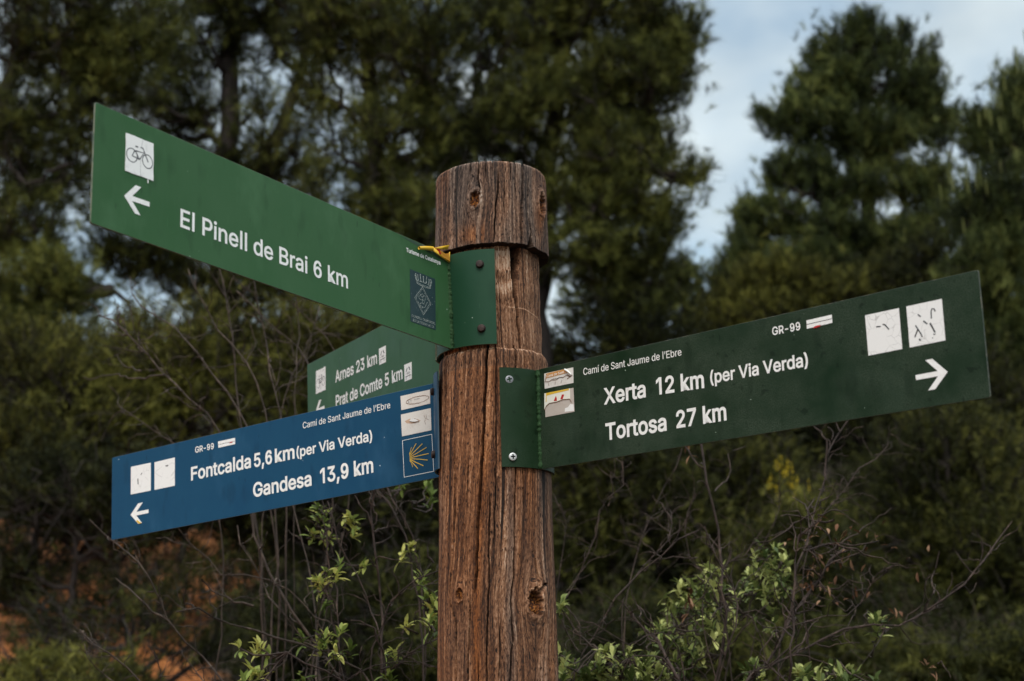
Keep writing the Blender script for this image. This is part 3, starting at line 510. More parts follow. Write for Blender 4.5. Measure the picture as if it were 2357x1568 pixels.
p424|53,-143 53,379 112,379 112,319 118,319 137,346 147,355 158,364 171,373 188,379 207,383 229,384 259,382 287,374 313,361 335,342 354,320 370,293 381,261 388,227 390,189 388,151 381,116 370,84 355,57 336,34 313,16 288,3 260,-6 229,-8 208,-7 189,-3 173,4 159,12 147,21 138,31 118,59 114,59 114,-143|220,47 242,49 262,55 279,66 294,80 306,97 316,117 323,139 327,163 328,189 327,215 323,239 316,261 307,281 295,298 280,311 262,322 243,328 220,330 198,328 178,322 161,312 147,299 134,282 125,263 118,241 114,216 113,189 114,162 118,138 125,115 135,95 147,78 162,65 179,55 198,49
r259|53,0 53,379 112,379 112,321 115,321 124,339 137,354 152,367 171,377 191,383 213,385 229,384 243,384 243,322 230,324 207,326 190,324 174,321 159,315 146,306 135,296 126,284 119,269 115,254 114,237 114,0
s365|182,-8 157,-7 133,-3 112,3 93,12 76,24 62,38 50,54 41,73 36,94 94,107 101,87 111,72 124,60 141,52 160,47 181,45 206,47 227,53 244,62 258,74 265,88 268,103 266,115 262,126 254,136 243,144 229,150 212,155 149,170 118,180 92,192 72,208 58,227 50,249 47,274 49,295 55,314 65,332 79,347 95,360 115,370 137,378 161,383 187,384 212,383 234,379 254,372 271,363 286,352 299,339 309,324 318,308 324,290 268,277 262,291 254,304 243,316 228,325 210,331 187,333 166,331 147,326 131,317 119,305 111,292 109,277 110,264 115,253 124,243 136,235 152,229 172,223 229,209 261,200 287,187 306,171 320,153 328,131 331,107 329,85 323,65 312,47 298,31 281,18 260,6 236,-2 210,-7
t227|204,379 204,327 6,327 6,379|65,471 126,471 126,98 127,83 130,70 136,61 144,55 156,51 170,50 185,51 202,54 213,2 192,-3 168,-4 138,-1 113,7 92,21 77,41 68,64 65,93
u410|182,-5 158,-3 135,2 115,11 97,23 82,39 69,59 60,82 54,109 53,139 53,379 114,379 114,144 116,117 124,94 137,75 154,61 175,53 200,50 218,51 234,55 249,62 263,71 274,83 283,97 290,113 295,132 296,153 296,379 357,379 357,0 298,0 298,92 307,92 294,60 277,35 257,17 234,5 209,-3
y389|47,-139 61,-86 71,-87 83,-89 94,-90 104,-89 113,-86 122,-81 130,-74 138,-64 145,-51 151,-36 163,-1 17,379 84,379 165,155 187,87 206,21 184,21 202,87 224,155 305,379 371,379 204,-58 196,-77 187,-93 177,-107 165,-119 153,-128 139,-136 125,-141 109,-144 91,-145 65,-143
í167|53,0 53,379 114,379 114,0|57,429 104,529 173,529 107,429
’177|52,318 82,509 151,509 98,318
 188|"""
GL = {}
for _ln in GLYPHS.split('\n'):
    if not _ln: continue
    _c = _ln[0]; _p = _ln[1:].split('|')
    GL[_c] = (int(_p[0]), [[tuple(map(int, q.split(','))) for q in s.split()] for s in _p[1:] if s])
CAPH = 509.0

def text_mesh(body):
    """flat filled outlines of a line of type (thousandths / 1000) and the outlines themselves"""
    cu = bpy.data.curves.new('line', 'CURVE'); cu.dimensions = '2D'; cu.fill_mode = 'BOTH'
    x = 0; outl = []
    for ch in body:
        adv, ss = GL[ch]
        for s in ss:
            sp = cu.splines.new('POLY'); sp.points.add(len(s) - 1)
            for p, (a, b) in zip(sp.points, s): p.co = ((x + a) / 1000, b / 1000, 0, 1)
            sp.use_cyclic_u = True
            outl.append(np.array(s, float) / 1000 + [x / 1000, 0])
        x += adv
    cu.extrude = .004
    ob = bpy.data.objects.new('line', cu); COL.objects.link(ob)
    dg = bpy.context.evaluated_depsgraph_get(); dg.update()
    me = bpy.data.meshes.new_from_object(ob.evaluated_get(dg))
    bpy.data.objects.remove(ob); bpy.data.curves.remove(cu)
    n = len(me.vertices); co = np.empty(n * 3); me.vertices.foreach_get('co', co)
    fs = {}
    for p in me.polygons: fs.setdefault(len(p.vertices), []).append(tuple(p.vertices))
    bpy.data.meshes.remove(me)
    return co.reshape(-1, 3), fs, outl
def lettering(parent, body, x0, x1, y0, cap, weight=.02, rise=0.0, mat=None, z=.0002, name='lettering'):
    """one line of type set between x0 and x1 (mm) on baseline y0, capital height cap; rise lifts the far end;
    weight thickens every stroke by running a ribbon along the outlines"""
    co, fs, outl = text_mesh(body)
    xa, xb = co[:, 0].min() - weight, co[:, 0].max() + weight
    sy = cap / (CAPH / 1000 + 2 * weight)
    def place(c, zz):
        o = np.empty((len(c), 3))
        o[:, 0] = (x0 + (c[:, 0] - xa) / (xb - xa) * (x1 - x0)) / 1000
        o[:, 1] = (y0 + (c[:, 1] + weight) * sy + rise * (o[:, 0] * 1000 - x0) / (x1 - x0)) / 1000
        o[:, 2] = zz; return o
    b = Buf()
    b.add(place(co, z + (co[:, 2] + .004) / .008 * .00025), list(fs.values())[0])
    base = 0
    for k in list(fs)[1:]: b.f.setdefault(k, []).append(np.array(fs[k]) + base)
    if weight > .0015:
        for k, p in enumerate(outl):
            e = np.roll(p, -1, 0) - p; e = e / np.maximum(np.linalg.norm(e, axis=1, keepdims=True), 1e-9)
            nn = np.c_[-e[:, 1], e[:, 0]]; m_ = nn + np.roll(nn, 1, 0); m_ = m_ / np.maximum(np.linalg.norm(m_, axis=1, keepdims=True), 1e-6)
            cs_ = np.clip((m_ * nn).sum(1), .62, 1)[:, None]
            off = m_ / cs_ * weight
            n = len(p); i = np.arange(n); j = (i + 1) % n
            zz = z + .00028 + (k % 3) * .00002
            b.add(np.vstack([place(p + off, zz), place(p - off, zz)]), np.stack([i, i + n, j + n, j], -1))
    o = b.obj(name, mat or M_WHITE, parent)
    return o

def prism(buf, pts, z0, z1):
    """flat outline in mm (convex or not) as a thin plate from z0 to z1 (m)"""
    n = len(pts); p = np.array(pts, float) / 1000
    v = np.vstack([np.c_[p, np.full(n, z1)], np.c_[p, np.full(n, z0)]])
    i = np.arange(n)
    from mathutils.geometry import tessellate_polygon
    tri = tessellate_polygon([[Vector((a, b, 0)) for a, b in pts]])
    tri = [t if ((pts[t[1]][0] - pts[t[0]][0]) * (pts[t[2]][1] - pts[t[0]][1]) - (pts[t[1]][1] - pts[t[0]][1]) * (pts[t[2]][0] - pts[t[0]][0])) > 0 else (t[0], t[2], t[1]) for t in tri]
    buf.add(v, np.array(tri)); base = buf.n - len(v)
    area = sum(pts[k][0] * pts[(k + 1) % n][1] - pts[(k + 1) % n][0] * pts[k][1] for k in range(n))
    q = np.stack([(i + 1) % n, i, i + n, (i + 1) % n + n], -1) if area < 0 else np.stack([i, (i + 1) % n, (i + 1) % n + n, i + n], -1)[:, ::-1]
    buf.f.setdefault(4, []).append(q + base)
def stroke(buf, pts, wd, z0=.0006, z1=.0008, closed=False):
    """a drawn line of width wd (mm)"""
    p = np.array(pts, float); n = len(p)
    if closed: t = np.roll(p, -1, 0) - np.roll(p, 1, 0)
    else: t = np.gradient(p, axis=0)
    t = t / np.maximum(np.linalg.norm(t, axis=1, keepdims=True), 1e-9); nn = np.c_[-t[:, 1], t[:, 0]] * wd / 2
    if np.ndim(wd): pass
    L = (p + nn) / 1000; Rr = (p - nn) / 1000
    v = np.vstack([np.c_[L, np.full(n, z1)], np.c_[Rr, np.full(n, z1)], np.c_[L, np.full(n, z0)], np.c_[Rr, np.full(n, z0)]])
    m = n if closed else n - 1
    i = np.arange(m); j = (i + 1) % n
    f = np.vstack([np.stack([i + n, j + n, j, i], -1), np.stack([i, j, j + 2 * n, i + 2 * n], -1), np.stack([j + n, i + n, i + 3 * n, j + 3 * n], -1)])
    buf.add(v, f)
def ellipse(cx, cy, rx, ry, n=40, a0=0, a1=360):
    a = np.radians(np.linspace(a0, a1, n, endpoint=(a1 - a0) < 359))
    return list(zip(cx + rx * np.cos(a), cy + ry * np.sin(a)))
def wavy(quad, amp, seed, n=9):
    """an outline with slightly uneven, hand-cut edges"""
    rnd = random.Random(seed); out = []
    for k in range(4):
        a = np.array(quad[k], float); b = np.array(quad[(k + 1) % 4], float)
        for j in range(n):
            q = a + (b - a) * j / n
            if j: q = q + np.array([rnd.uniform(-amp, amp), rnd.uniform(-amp, amp)])
            out.append(tuple(q))
    return out
def plate(parent, name, quad, mat, z0=.0001, z1=.0005, amp=.25, seed=1):
    b = Buf(); prism(b, wavy(quad, amp, seed), z0, z1); return b.obj(name, mat, parent)

def board(frame, L, h, mat, edge, parent, t=.003):
    """sheet of aluminium, front face at z = 0, edges very slightly rounded"""
    bm = bmesh.new(); bmesh.ops.create_cube(bm, size=1)
    for v in bm.verts: v.co = Vector(((v.co.x + .5) * L, (v.co.y + .5) * h, (v.co.z - .5) * t))
    bmesh.ops.bevel(bm, geom=[e for e in bm.edges if abs(e.verts[0].co.z - e.verts[1].co.z) > t / 2], offset=.003, segments=3, profile=.5, affect='EDGES')
    bmesh.ops.bevel(bm, geom=[e for e in bm.edges if all(abs(f.normal.z) < .5 for f in e.link_faces) is False and any(abs(f.normal.z) < .5 for f in e.link_faces)], offset=.0005, segments=2, profile=.5, affect='EDGES')
    bm.normal_update()
    for f in bm.faces: f.material_index = 0 if abs(f.normal.z) > .95 else 1
    return from_bm('panel', bm, [mat, edge], parent)

def sign_root(name, label, O, X, Y, group):
    X = Vector(X).normalized(); Y = Vector(Y); Y = (Y - X * Y.dot(X)).normalized(); Zv = X.cross(Y)
    m = Matrix(((X.x, Y.x, Zv.x, O[0]), (X.y, Y.y, Zv.y, O[1]), (X.z, Y.z, Zv.z, O[2]), (0, 0, 0, 1)))
    return empty(name, label, 'sign', group=group, mat=m), m

def bracket(root, frame, mat, edge, R, a0, a1, z0, z1, cx, t=.003):
    """curved saddle plate that hugs the post; angles in degrees from the camera side"""
    inv = frame.inverted(); n = 40
    an = np.radians(np.linspace(a0, a1, n)); zz = np.array([z0, z0 + .001, z1 - .001, z1])
    vs = []
    for rr in (R, R - t):
        for z in zz: vs += [inv @ Vector((cx + rr * math.sin(a), -rr * math.cos(a), z)) for a in an]
    vs = np.array(vs); m = len(zz); idx = np.arange(2 * m * n).reshape(2, m, n)
    F = []; MI = []
    def quad(a, b, c, d, mi): F.append((a, b, c, d)); MI.append(mi)
    for k in range(m - 1):
        for j in range(n - 1):
            quad(idx[0, k, j], idx[0, k, j + 1], idx[0, k + 1, j + 1], idx[0, k + 1, j], 0)
            quad(idx[1, k, j + 1], idx[1, k, j], idx[1, k + 1, j], idx[1, k + 1, j + 1], 0)
    for j in range(n - 1):
        quad(idx[0, 0, j + 1], idx[0, 0, j], idx[1, 0, j], idx[1, 0, j + 1], 1)
        quad(idx[0, -1, j], idx[0, -1, j + 1], idx[1, -1, j + 1], idx[1, -1, j], 1)
    for k in range(m - 1):
        quad(idx[0, k, 0], idx[0, k + 1, 0], idx[1, k + 1, 0], idx[1, k, 0], 1)
        quad(idx[0, k + 1, -1], idx[0, k, -1], idx[1, k, -1], idx[1, k + 1, -1], 1)
    return make_mesh('bracket', vs, np.array(F), [mat, edge], root, None, False, MI)

def weld(root, x, h, side, seed, r=.0042, mat=None):
    """lumpy bead where the sheet meets the bracket"""
    rnd = random.Random(seed); n = 70; sd_ = 8
    y = np.linspace(.001, h - .001, n)
    P = np.stack([x + .0006 * np.array([rnd.uniform(-1, 1) for _ in y]), y, np.full(n, side) - r * .45], -1)[None]
    Rr = r * (1 + .28 * np.array([rnd.uniform(-1, 1) for _ in y]))[None]
    V, F = tubes(P, Rr, sd_)
    return make_mesh('weld_seam', V, F, mat or M_WELD, root, None, True)

def hexbolt(root, frame, deg, z, R, cx, mat=M_RUST, r=.0072, hgt=.006):
    a = R_(deg); c = Vector((cx + R * math.sin(a), -R * math.cos(a), z)); ax = Vector((math.sin(a), -math.cos(a), 0))
    bm = bmesh.new()
    bmesh.ops.create_cone(bm, cap_ends=True, segments=18, radius1=r, radius2=r * .93, depth=hgt)
    bmesh.ops.bevel(bm, geom=[e for e in bm.edges if all(v.co.z > 0 for v in e.verts)], offset=.0016, segments=3, profile=.5, affect='EDGES')
    bmesh.ops.create_cone(bm, cap_ends=True, segments=18, radius1=r * 1.06, radius2=r * 1.06, depth=.0012, matrix=Matrix.Translation((0, 0, -hgt / 2 + .0006)))
    q = ax.to_track_quat('Z', 'Y').to_matrix().to_4x4(); q.translation = c + ax * hgt * .5
    bmesh.ops.transform(bm, matrix=frame.inverted() @ q, verts=bm.verts)
    return from_bm('bolt', bm, mat, root, True)
def crossscrew(root, frame, deg, z, R, cx, mat, r=.0070, stand=.003, turn=8):
    """round screw head with a pressed cross recess"""
    a = R_(deg); c = Vector((cx + R * math.sin(a), -R * math.cos(a), z)); ax = Vector((math.sin(a), -math.cos(a), 0))
    g = np.linspace(-1, 1, 61); X, Y = np.meshgrid(g, g, indexing='ij'); rad = np.hypot(X, Y)
    k = np.maximum(np.abs(X), np.abs(Y)) + 1e-9; f = k / np.maximum(rad, 1e-9)        # square grid to disc
    DX, DY = X * f, Y * f; rr = np.hypot(DX, DY)
    tt = R_(turn); CX = DX * math.cos(tt) + DY * math.sin(tt); CY = -DX * math.sin(tt) + DY * math.cos(tt)
    cross = ((np.abs(CX) < .17) & (np.abs(CY) < .62)) | ((np.abs(CY) < .17) & (np.abs(CX) < .62)) | (rr < .28)
    H = stand - .0010 * rr ** 4 - np.where(cross, .0040, 0)
    V = np.stack([DX * r, DY * r, H], -1).reshape(-1, 3); n = len(g); idx = np.arange(n * n).reshape(n, n)
    F = np.stack([idx[:-1, :-1], idx[1:, :-1], idx[1:, 1:], idx[:-1, 1:]], -1).reshape(-1, 4)
    ring = np.r_[idx[:-1, 0], idx[-1, :-1], idx[:0:-1, -1], idx[0, :0:-1]]
    low = V[ring].copy(); low[:, 2] = -.002; b = len(V); V = np.vstack([V, low]); m = len(ring); i = np.arange(m); j = (i + 1) % m
    F2 = np.stack([ring[j], ring[i], b + i, b + j], -1)
    q = ax.to_track_quat('Z', 'Y').to_matrix().to_4x4(); q.translation = c
    M = np.array(frame.inverted() @ q); V = V @ M[:3, :3].T + M[:3, 3]
    cf = cross.ravel()[F].sum(1) >= 2
    return make_mesh('screw', V, np.vstack([F, F2]), [mat, M_BLACK], root, None, False, np.r_[cf.astype(int), np.zeros(len(F2), int)])

def arrow_poly(tip, tail, up, dn, hw, aw):
    """three-stroke arrow as one outline group: shaft from tail to tip, arms up and dn"""
    return tip, tail, up, dn, hw, aw
def arrow(root, tip, shaft, upper, lower):
    """shaft/upper/lower: outline quads in mm, overlapping near the tip, laid as one symbol"""
    b = Buf(); prism(b, shaft, .0002, .00045); prism(b, upper, .0002, .00050); prism(b, lower, .0002, .00055)
    return b.obj('arrow_symbol', M_WHITE, root)

GRP = 'direction signs bolted to the wooden post'
# ---- sign to El Pinell de Brai -------------------------------------------------
root, fr = sign_root('direction_sign', 'green sign reading El Pinell de Brai 6 km, its white bicycle sticker above the arrow',
                     (-.53481, -.74525, 2.15648), (.57166, .82017, -.02303), (-.02162, .04312, .99884), GRP)
board(fr, .8174, .1796, M_GREEN, M_EDGE, root)
bracket(root, fr, M_BRACKET, M_EDGE, .1045, -88, 3.4, 2.139, 2.3165, .005)
weld(root, .8150, .1796, .0005, 3, .0058)
hexbolt(root, fr, -11.5, 2.288, .1045, .005); hexbolt(root, fr, -11.3, 2.168, .1045, .005)
lettering(root, 'El Pinell de Brai 6 km', 160, 529.5, 41.6, 28.6, .013)
lettering(root, 'Turisme de Catalunya', 688.5, 788, 151.2, 8.0, .022, 2.6)
arrow(root, None, [(63, 61.0), (101.5, 61.8), (101.5, 54.6), (63, 53.4)], [(55.4, 57), (75.5, 79.3), (85.5, 79.3), (66.5, 57)], [(55.4, 57), (66.5, 57), (85.5, 36.6), (75.5, 36.6)])
st = plate(root, 'bicycle_sticker', [(55, 152.4), (105.8, 153.4), (107, 95.6), (55.8, 94.8)], mat_sticker('bicycle_sticker_film', 4, 9, .25), .0002, .0010, .35, 5)
b = Buf()
stroke(b, ellipse(66.4, 122, 9.7, 10.2), 1.15, .0010, .0012, True); stroke(b, ellipse(95.2, 121.8, 9.4, 10.2), 1.15, .0010, .0012, True)
for ln, wd in (([(71.6, 131.2), (66.9, 121.4), (80.3, 120.2)], 1.7), ([(72.2, 131.0), (88.2, 132.6), (80.6, 120.2)], 1.5), ([(72.4, 131.0), (79.6, 120.6)], 1.5), ([(72.4, 137.8), (77.2, 138.0)], 1.9), ([(81.6, 139.2), (86.2, 139.2), (88.0, 136.0), (96.2, 121.0)], 1.5)):
    stroke(b, ln, wd, .0010, .00125)
b.obj('bicycle_symbol', M_BLACK, st)
b = Buf(); stroke(b, [(83, 95.4), (82.4, 121.5)], .5, .0010, .00115); stroke(b, [(84, 139.5), (84.4, 146), (86, 153)], .5, .0010, .00115); b.obj('crack', M_GREYINK, st)
plate(root, 'torn_film', [(96.5, 95.5), (99, 95.5), (98.6, 89.4), (97, 89.8)], M_WHITE, .0001, .0004, .2, 8)
# dark plaque with a crown and a lozenge
pm = NT('dark_blue_plaque'); q1 = pm.noise(pm.coord(), 330, 2, .5); q2 = pm.noise(pm.coord(loc=(2, 1, 0)), 60, 3, .6)
pm.base(pm.mix(pm.ramp(q1, .71, .74), pm.mix(q2, (.003, .018, .024), (.010, .036, .038)), (.42, .47, .45))); pm.rough(.5)
pl = plate(root, 'crest_plaque', [(697.5, 121.5), (770.5, 122.2), (766.8, 24.8), (694.8, 24.2)], pm.m, .0001, .0004, .1, 9)
ck = NT('worn_grey_print'); q1 = ck.noise(ck.coord(), 420, 3, .6); ck.base(ck.cramp(q1, [(.36, (.02, .05, .05)), (.5, (.22, .25, .23)), (.7, (.46, .46, .43))])); ck.rough(.6)
b = Buf()
for k in range(9):
    a = math.pi * (1 - k / 8); cx_, cy_ = 735.5 + 20 * math.cos(a), 103 + 3.2 * math.sin(a)
    stroke(b, [(cx_, cy_), (735.5 + 23.5 * math.cos(a), cy_ + 9 + (k % 2) * 2)], 1.7, .0004, .0006); prism(b, ellipse(735.5 + 23.5 * math.cos(a), cy_ + 10.5 + (k % 2) * 2, 1.5, 1.5, 8), .0004, .00065)
stroke(b, ellipse(735.5, 102, 20.5, 3.6, 30, 180, 360), 1.5, .0004, .0006); stroke(b, ellipse(735.5, 104.4, 20.5, 3.6, 30, 180, 360), .9, .0004, .0006); stroke(b, ellipse(735.5, 103, 20.5, 3.2, 30, 0, 180), 1.2, .0004, .0006)
for rr, wd in ((1.0, 1.3), (.86, .7)): stroke(b, [(732 + 23.5 * rr * u, 71 + 26 * rr * v) for u, v in ((0, 1), (1, 0), (0, -1), (-1, 0))], wd, .0004, .0006, True)
for s_ in range(5): stroke(b, ellipse(732 + (-6 + 4 * (s_ % 3)), 60 + 6 * s_ - 3, 4 + s_ % 2 * 2, 3.4, 16, 40 * s_, 40 * s_ + 250), .9, .0004, .0006)
stroke(b, [(718, 66), (726, 56), (737, 60), (745, 72)], .9, .0004, .0006); stroke(b, [(722, 78), (731, 84), (740, 80), (736, 68), (728, 66)], .9, .0004, .0006)
b.obj('crest', ck.m, pl)
lettering(pl, 'CONSELL COMARCAL', 698.5, 765.5, 33.6, 4.6, .004, .6, ck.m, .0004); lettering(pl, 'DE LA TERRA ALTA', 702, 762, 26.2, 4.6, .004, .6, ck.m, .0004)
# strip where a sticker was torn away, and its curled yellow rest
sm_ = NT('glue_residue_strip'); q1 = sm_.noise(sm_.coord((1, 3, 1)), 60, 4, .6); sm_.base(sm_.cramp(q1, [(.4, (.012, .045, .022)), (.55, (.022, .055, .035)), (.68, (.10, .11, .09))])); sm_.rough(.5)
plate(root, 'glue_strip', [(671.5, 177.2), (758, 179.2), (806, 178), (806.5, 163.5), (671, 162.6)], sm_.m, .0001, .00025, .3, 4)
cs = Buf()
nr = 9; P = []; Rr = []
for k in range(nr):
    u = k / (nr - 1); P.append((.7205 + .0360 * u, .1664 + .0085 * u, .0048 + .002 * math.sin(3 * u))); Rr.append(.0030 + .0014 * u)
V, F = tubes(np.array(P)[None], np.array(Rr)[None], 14); cs.add(V, F)
V, F = tubes(np.array([P[0], (P[0][0] + .0006, P[0][1], P[0][2])])[None], np.array([[.0030, .0016]]), 14); cs.add(V, F)
def leafy(pts):                                      # a stiff flap of film: front, back and edges
    v = np.array(pts, float); n = len(v); i = np.arange(n)
    cs.add(np.vstack([v, v - [0, 0, .0007]]), np.stack([i, (i + 1) % n, (i + 1) % n + n, i + n], -1)[:, ::-1])
    cs.f.setdefault(n, []).append(np.array([range(n)]) + cs.n - 2 * n)
leafy([(.7570, .1790, .0080), (.7555, .1715, .0070), (.7860, .1672, .0050), (.8120, .1630, .0036), (.8118, .1662, .0036), (.7880, .1712, .0056)])
leafy([(.8118, .1640, .0044), (.8122, .1650, .0040), (.8098, .1835, .0074), (.8070, .1820, .0074)])
leafy([(.7640, .1790, .0060), (.7800, .1792, .0090), (.7952, .1826, .0130), (.7958, .1906, .0165), (.7800, .1850, .0110)])
cs_o = cs.obj('curled_sticker', M_YELLOW, root, True)
b = Buf(); prism(b, [(757, 175.5), (764, 179.5), (776, 179.4), (786, 178.4), (797, 176.5), (809, 181), (811, 165.5), (790, 168)], .0046, .0056); b.obj('orange_film', M_ORANGE, cs_o)
b = Buf(); prism(b, [(760, 178.4), (765.5, 179.2), (771, 172.2), (765, 172.8)], .0062, .0066); prism(b, [(771, 179.2), (779, 179.4), (784, 170.6), (777.5, 171.4)], .0062, .0066); b.obj('red_stripe', M_RED, cs_o)

# ---- sign to Xerta and Tortosa --------------------------------------------------
root, fr = sign_root('direction_sign', 'dark green lichen-specked sign to Xerta 12 km and Tortosa 27 km with right arrow',
                     (.08271, -.07317, 1.91643), (.69918, -.71466, -.02023), (.00881, -.01968, .99977), GRP)
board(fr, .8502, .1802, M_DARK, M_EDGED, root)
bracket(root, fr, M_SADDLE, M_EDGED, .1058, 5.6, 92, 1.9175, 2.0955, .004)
weld(root, -.001, .1802, .0010, 5, .0048)
crossscrew(root, fr, 15.2, 2.074, .1058, .004, M_ZINCD, .0072, .0008, 14); crossscrew(root, fr, 16.1, 1.935, .1058, .004, M_ZINC, .0068, .0042, 3)
lettering(root, 'Camí de Sant Jaume de l’Ebre', 108.5, 325, 151.8, 12.2, .003, -2.2)
lettering(root, 'Xerta', 154, 246.5, 92.6, 29, .021, -.8); lettering(root, '12 km', 269, 368, 92, 29, .021, -3.6)
lettering(root, '(per Via Verda)', 380.5, 565, 93.2, 21, .018, -2)
lettering(root, 'Tortosa', 155, 287.5, 31, 29.4, .021, -1); lettering(root, '27 km', 308, 408.5, 31, 29, .021, -.8)
lettering(root, 'GR-99', 504, 555.5, 150, 13, .014, -.8)
arrow(root, None, [(741.3, 48.3), (784, 48.8), (784, 41.4), (741.7, 41.2)], [(791, 45), (779.5, 45), (758.5, 67.3), (769.4, 67.3)], [(791, 45), (769.8, 23.6), (759, 23.6), (779.5, 45)])
tf = plate(root, 'trail_mark', [(567, 161.8), (612, 162.2), (612, 149.6), (567, 148.8)], M_WHITE, .0001, .0005, .1, 2)
b = Buf(); stroke(b, [(567, 155.4), (612, 156)], .9, .0005, .0007); b.obj('dark_line', M_BLACK, tf)
b = Buf(); prism(b, [(577, 148.2), (583, 150.4), (592, 150.2), (590.5, 148), (582, 147.2)], .0005, .0009); b.obj('red_remnant', M_RED, tf)
s3 = plate(root, 'crazed_sticker', [(668, 150.2), (724, 150.2), (724, 89.6), (668.6, 89.4)], mat_sticker('crazed_sticker_film', 7, 62, .55), .0001, .0005, .1, 3)
b = Buf(); stroke(b, [(685, 129.6), (692.5, 128.8)], 1.6); stroke(b, [(696, 131.2), (699.5, 130.2), (705.5, 122)], 1.7); b.obj('black_remnant', M_BLACK, s3)
s4 = plate(root, 'crazed_sticker', [(736, 150.2), (792, 150.2), (792, 90), (736, 89.6)], mat_sticker('banded_sticker_film', 17, 56, .45), .0001, .0005, .1, 4)
b = Buf()
for ln, wd in (([(753, 135), (757.5, 131)], 1.6), ([(761, 124), (766.5, 118.5)], 1.9), ([(780.5, 134), (779, 138), (776, 139.2), (774, 135), (773.6, 125)], 1.7), ([(748, 120), (756, 105), (757, 101)], 1.7), ([(751.5, 114), (745.5, 103)], 1.9), ([(771, 119), (777.5, 104)], 2.2), ([(774.5, 102), (778, 101.5)], 1.2), ([(753.5, 98.5), (752.2, 97.4)], 3.6), ([(773.5, 97.2), (772.6, 96.6)], 1.6)): stroke(b, ln, wd)
b.obj('black_remnant', M_BLACK, s4)
s1 = plate(root, 'peeling_sticker', [(14.6, 170), (85, 169.6), (84.6, 142), (15, 142.4)], mat_sticker('peeling_upper_film', 27, 40, .2, (.70, .66, .62), .03, .55), .0001, .0005, .15, 6)
b = Buf(); prism(b, [(20, 169), (66, 169.6), (74, 165.6), (70, 162), (20, 160.8), (17, 155)], .0005, .0009); b.obj('ochre_band', M_OCHRE, s1)
lettering(s1, 'Camí de Sant J', 21, 68, 162, 4.6, .006, 1, None, .0009)
b = Buf()
for ln, wd in (([(16, 155), (26, 153.6), (33, 155.4), (44, 154), (52, 157), (60, 155.2), (68, 158), (76, 154.6), (83, 155.6)], .9), ([(70, 159), (79, 154), (73, 152.5), (70, 151.5)], 1.2), ([(20, 168), (17.4, 155.5)], .8), ([(24, 152), (26, 146)], .5), ([(42, 151), (41, 146)], .5), ([(58, 152), (55, 146)], .5)): stroke(b, ln, wd, .0006, .0010)
b.obj('brown_tear', M_RUSTINK, s1)
b = Buf()
for x in range(33, 58, 4): stroke(b, [(x, 156.2 + x % 3 * .4), (x + 2.4, 156.6)], 1.0, .0010, .0012)
b.obj('black_remnant', M_BLACK, s1)
V, F = tubes(np.array([(.0660, .1690, .002), (.0730, .1650, .003), (.0815, .1570, .0022)])[None], np.array([[.0016, .0019, .0010]]), 10)
make_mesh('curled_edge', V, F, M_WHITE, s1, None, True)
s2 = plate(root, 'peeling_sticker', [(14.2, 134), (84, 133.4), (85, 91), (15.2, 91)], mat_sticker('peeling_lower_film', 37, 30, .1, (.50, .43, .38), .03, .45), .0001, .0005, .15, 7)
b = Buf(); prism(b, [(14.4, 134), (76, 133.6), (76, 115), (60, 116.6), (44, 114.6), (26, 114.8), (19, 111), (13.4, 104)], .0005, .0010); u_ = b.obj('pale_film', mat_sticker('pale_film', 3, 20, .1, (.78, .75, .66)), s2)
b = Buf(); prism(b, [(19, 133.9), (74, 133.5), (74, 130.6), (40, 130), (20, 129.2), (19, 118), (17.6, 118)], .0010, .0012); b.obj('yellow_edge', M_YELLOW, s2)
b = Buf(); prism(b, [(37, 117), (44.5, 116.2), (44.4, 121), (42.4, 125.2)], .0010, .0013); prism(b, [(53, 117.5), (58.5, 117), (62.5, 124.5), (57.2, 125.6)], .0010, .0013); b.obj('red_remnant', M_RED, s2)
b = Buf(); stroke(b, [(13.6, 104), (19, 111), (26, 114.6), (44, 114.4), (60, 116.2), (75, 114.8), (79, 108)], 1.0, .0010, .0013); b.obj('brown_tear', M_RUSTINK, s2)
b = Buf(); prism(b, [(62, 94), (84, 92.4), (84, 104), (76, 106), (70, 101), (63, 100)], .0005, .0007); b.obj('white_patch', M_WHITE, s2)

# ---- blue sign to Fontcalda and Gandesa ------------------------------------------
root, fr = sign_root('direction_sign', 'blue sign to Fontcalda and Gandesa with a yellow ray shell in a white frame',
                     (-.82041, .50876, 1.88335), (.84213, -.53686, .05097), (-.04055, .03121, .99869), GRP)
board(fr, .8600, .1798, M_BLUE, M_EDGEB, root)
bracket(root, fr, M_BLUE, M_EDGEB, .1110, -160, -68, 1.928, 2.106, .004)
weld(root, .8545, .1798, .0012, 8, .004, M_BLUE)
hexbolt(root, fr, -84, 2.075, .1110, .004); hexbolt(root, fr, -82, 1.958, .1110, .004)
lettering(root, 'GR-99', 245, 297.5, 148.8, 13, .014, -.4)
lettering(root, 'Camí de Sant Jaume de l’Ebre', 535, 751, 149, 12.6, .003, 1.8)
lettering(root, 'Fontcalda', 233, 397.5, 92, 28.6, .020, .6); lettering(root, '5,6', 406, 453.5, 91.4, 28.6, .020, .4); lettering(root, 'km', 461, 512, 91.8, 28.6, .020, .4)
lettering(root, '(per Via Verda)', 517, 705, 93.8, 21, .017, .8)
lettering(root, 'Gandesa', 402, 553, 31, 29.4, .020, .4); lettering(root, '13,9 km', 575, 704.5, 31.4, 30.4, .020, 1.6)
arrow(root, None, [(64, 49.8), (110.4, 50.2), (110.4, 42.4), (64, 42.2)], [(57.6, 46), (80, 67.4), (93.6, 67.4), (71, 46)], [(57.6, 46), (71, 46), (91.6, 23.8), (80.6, 23.8)])
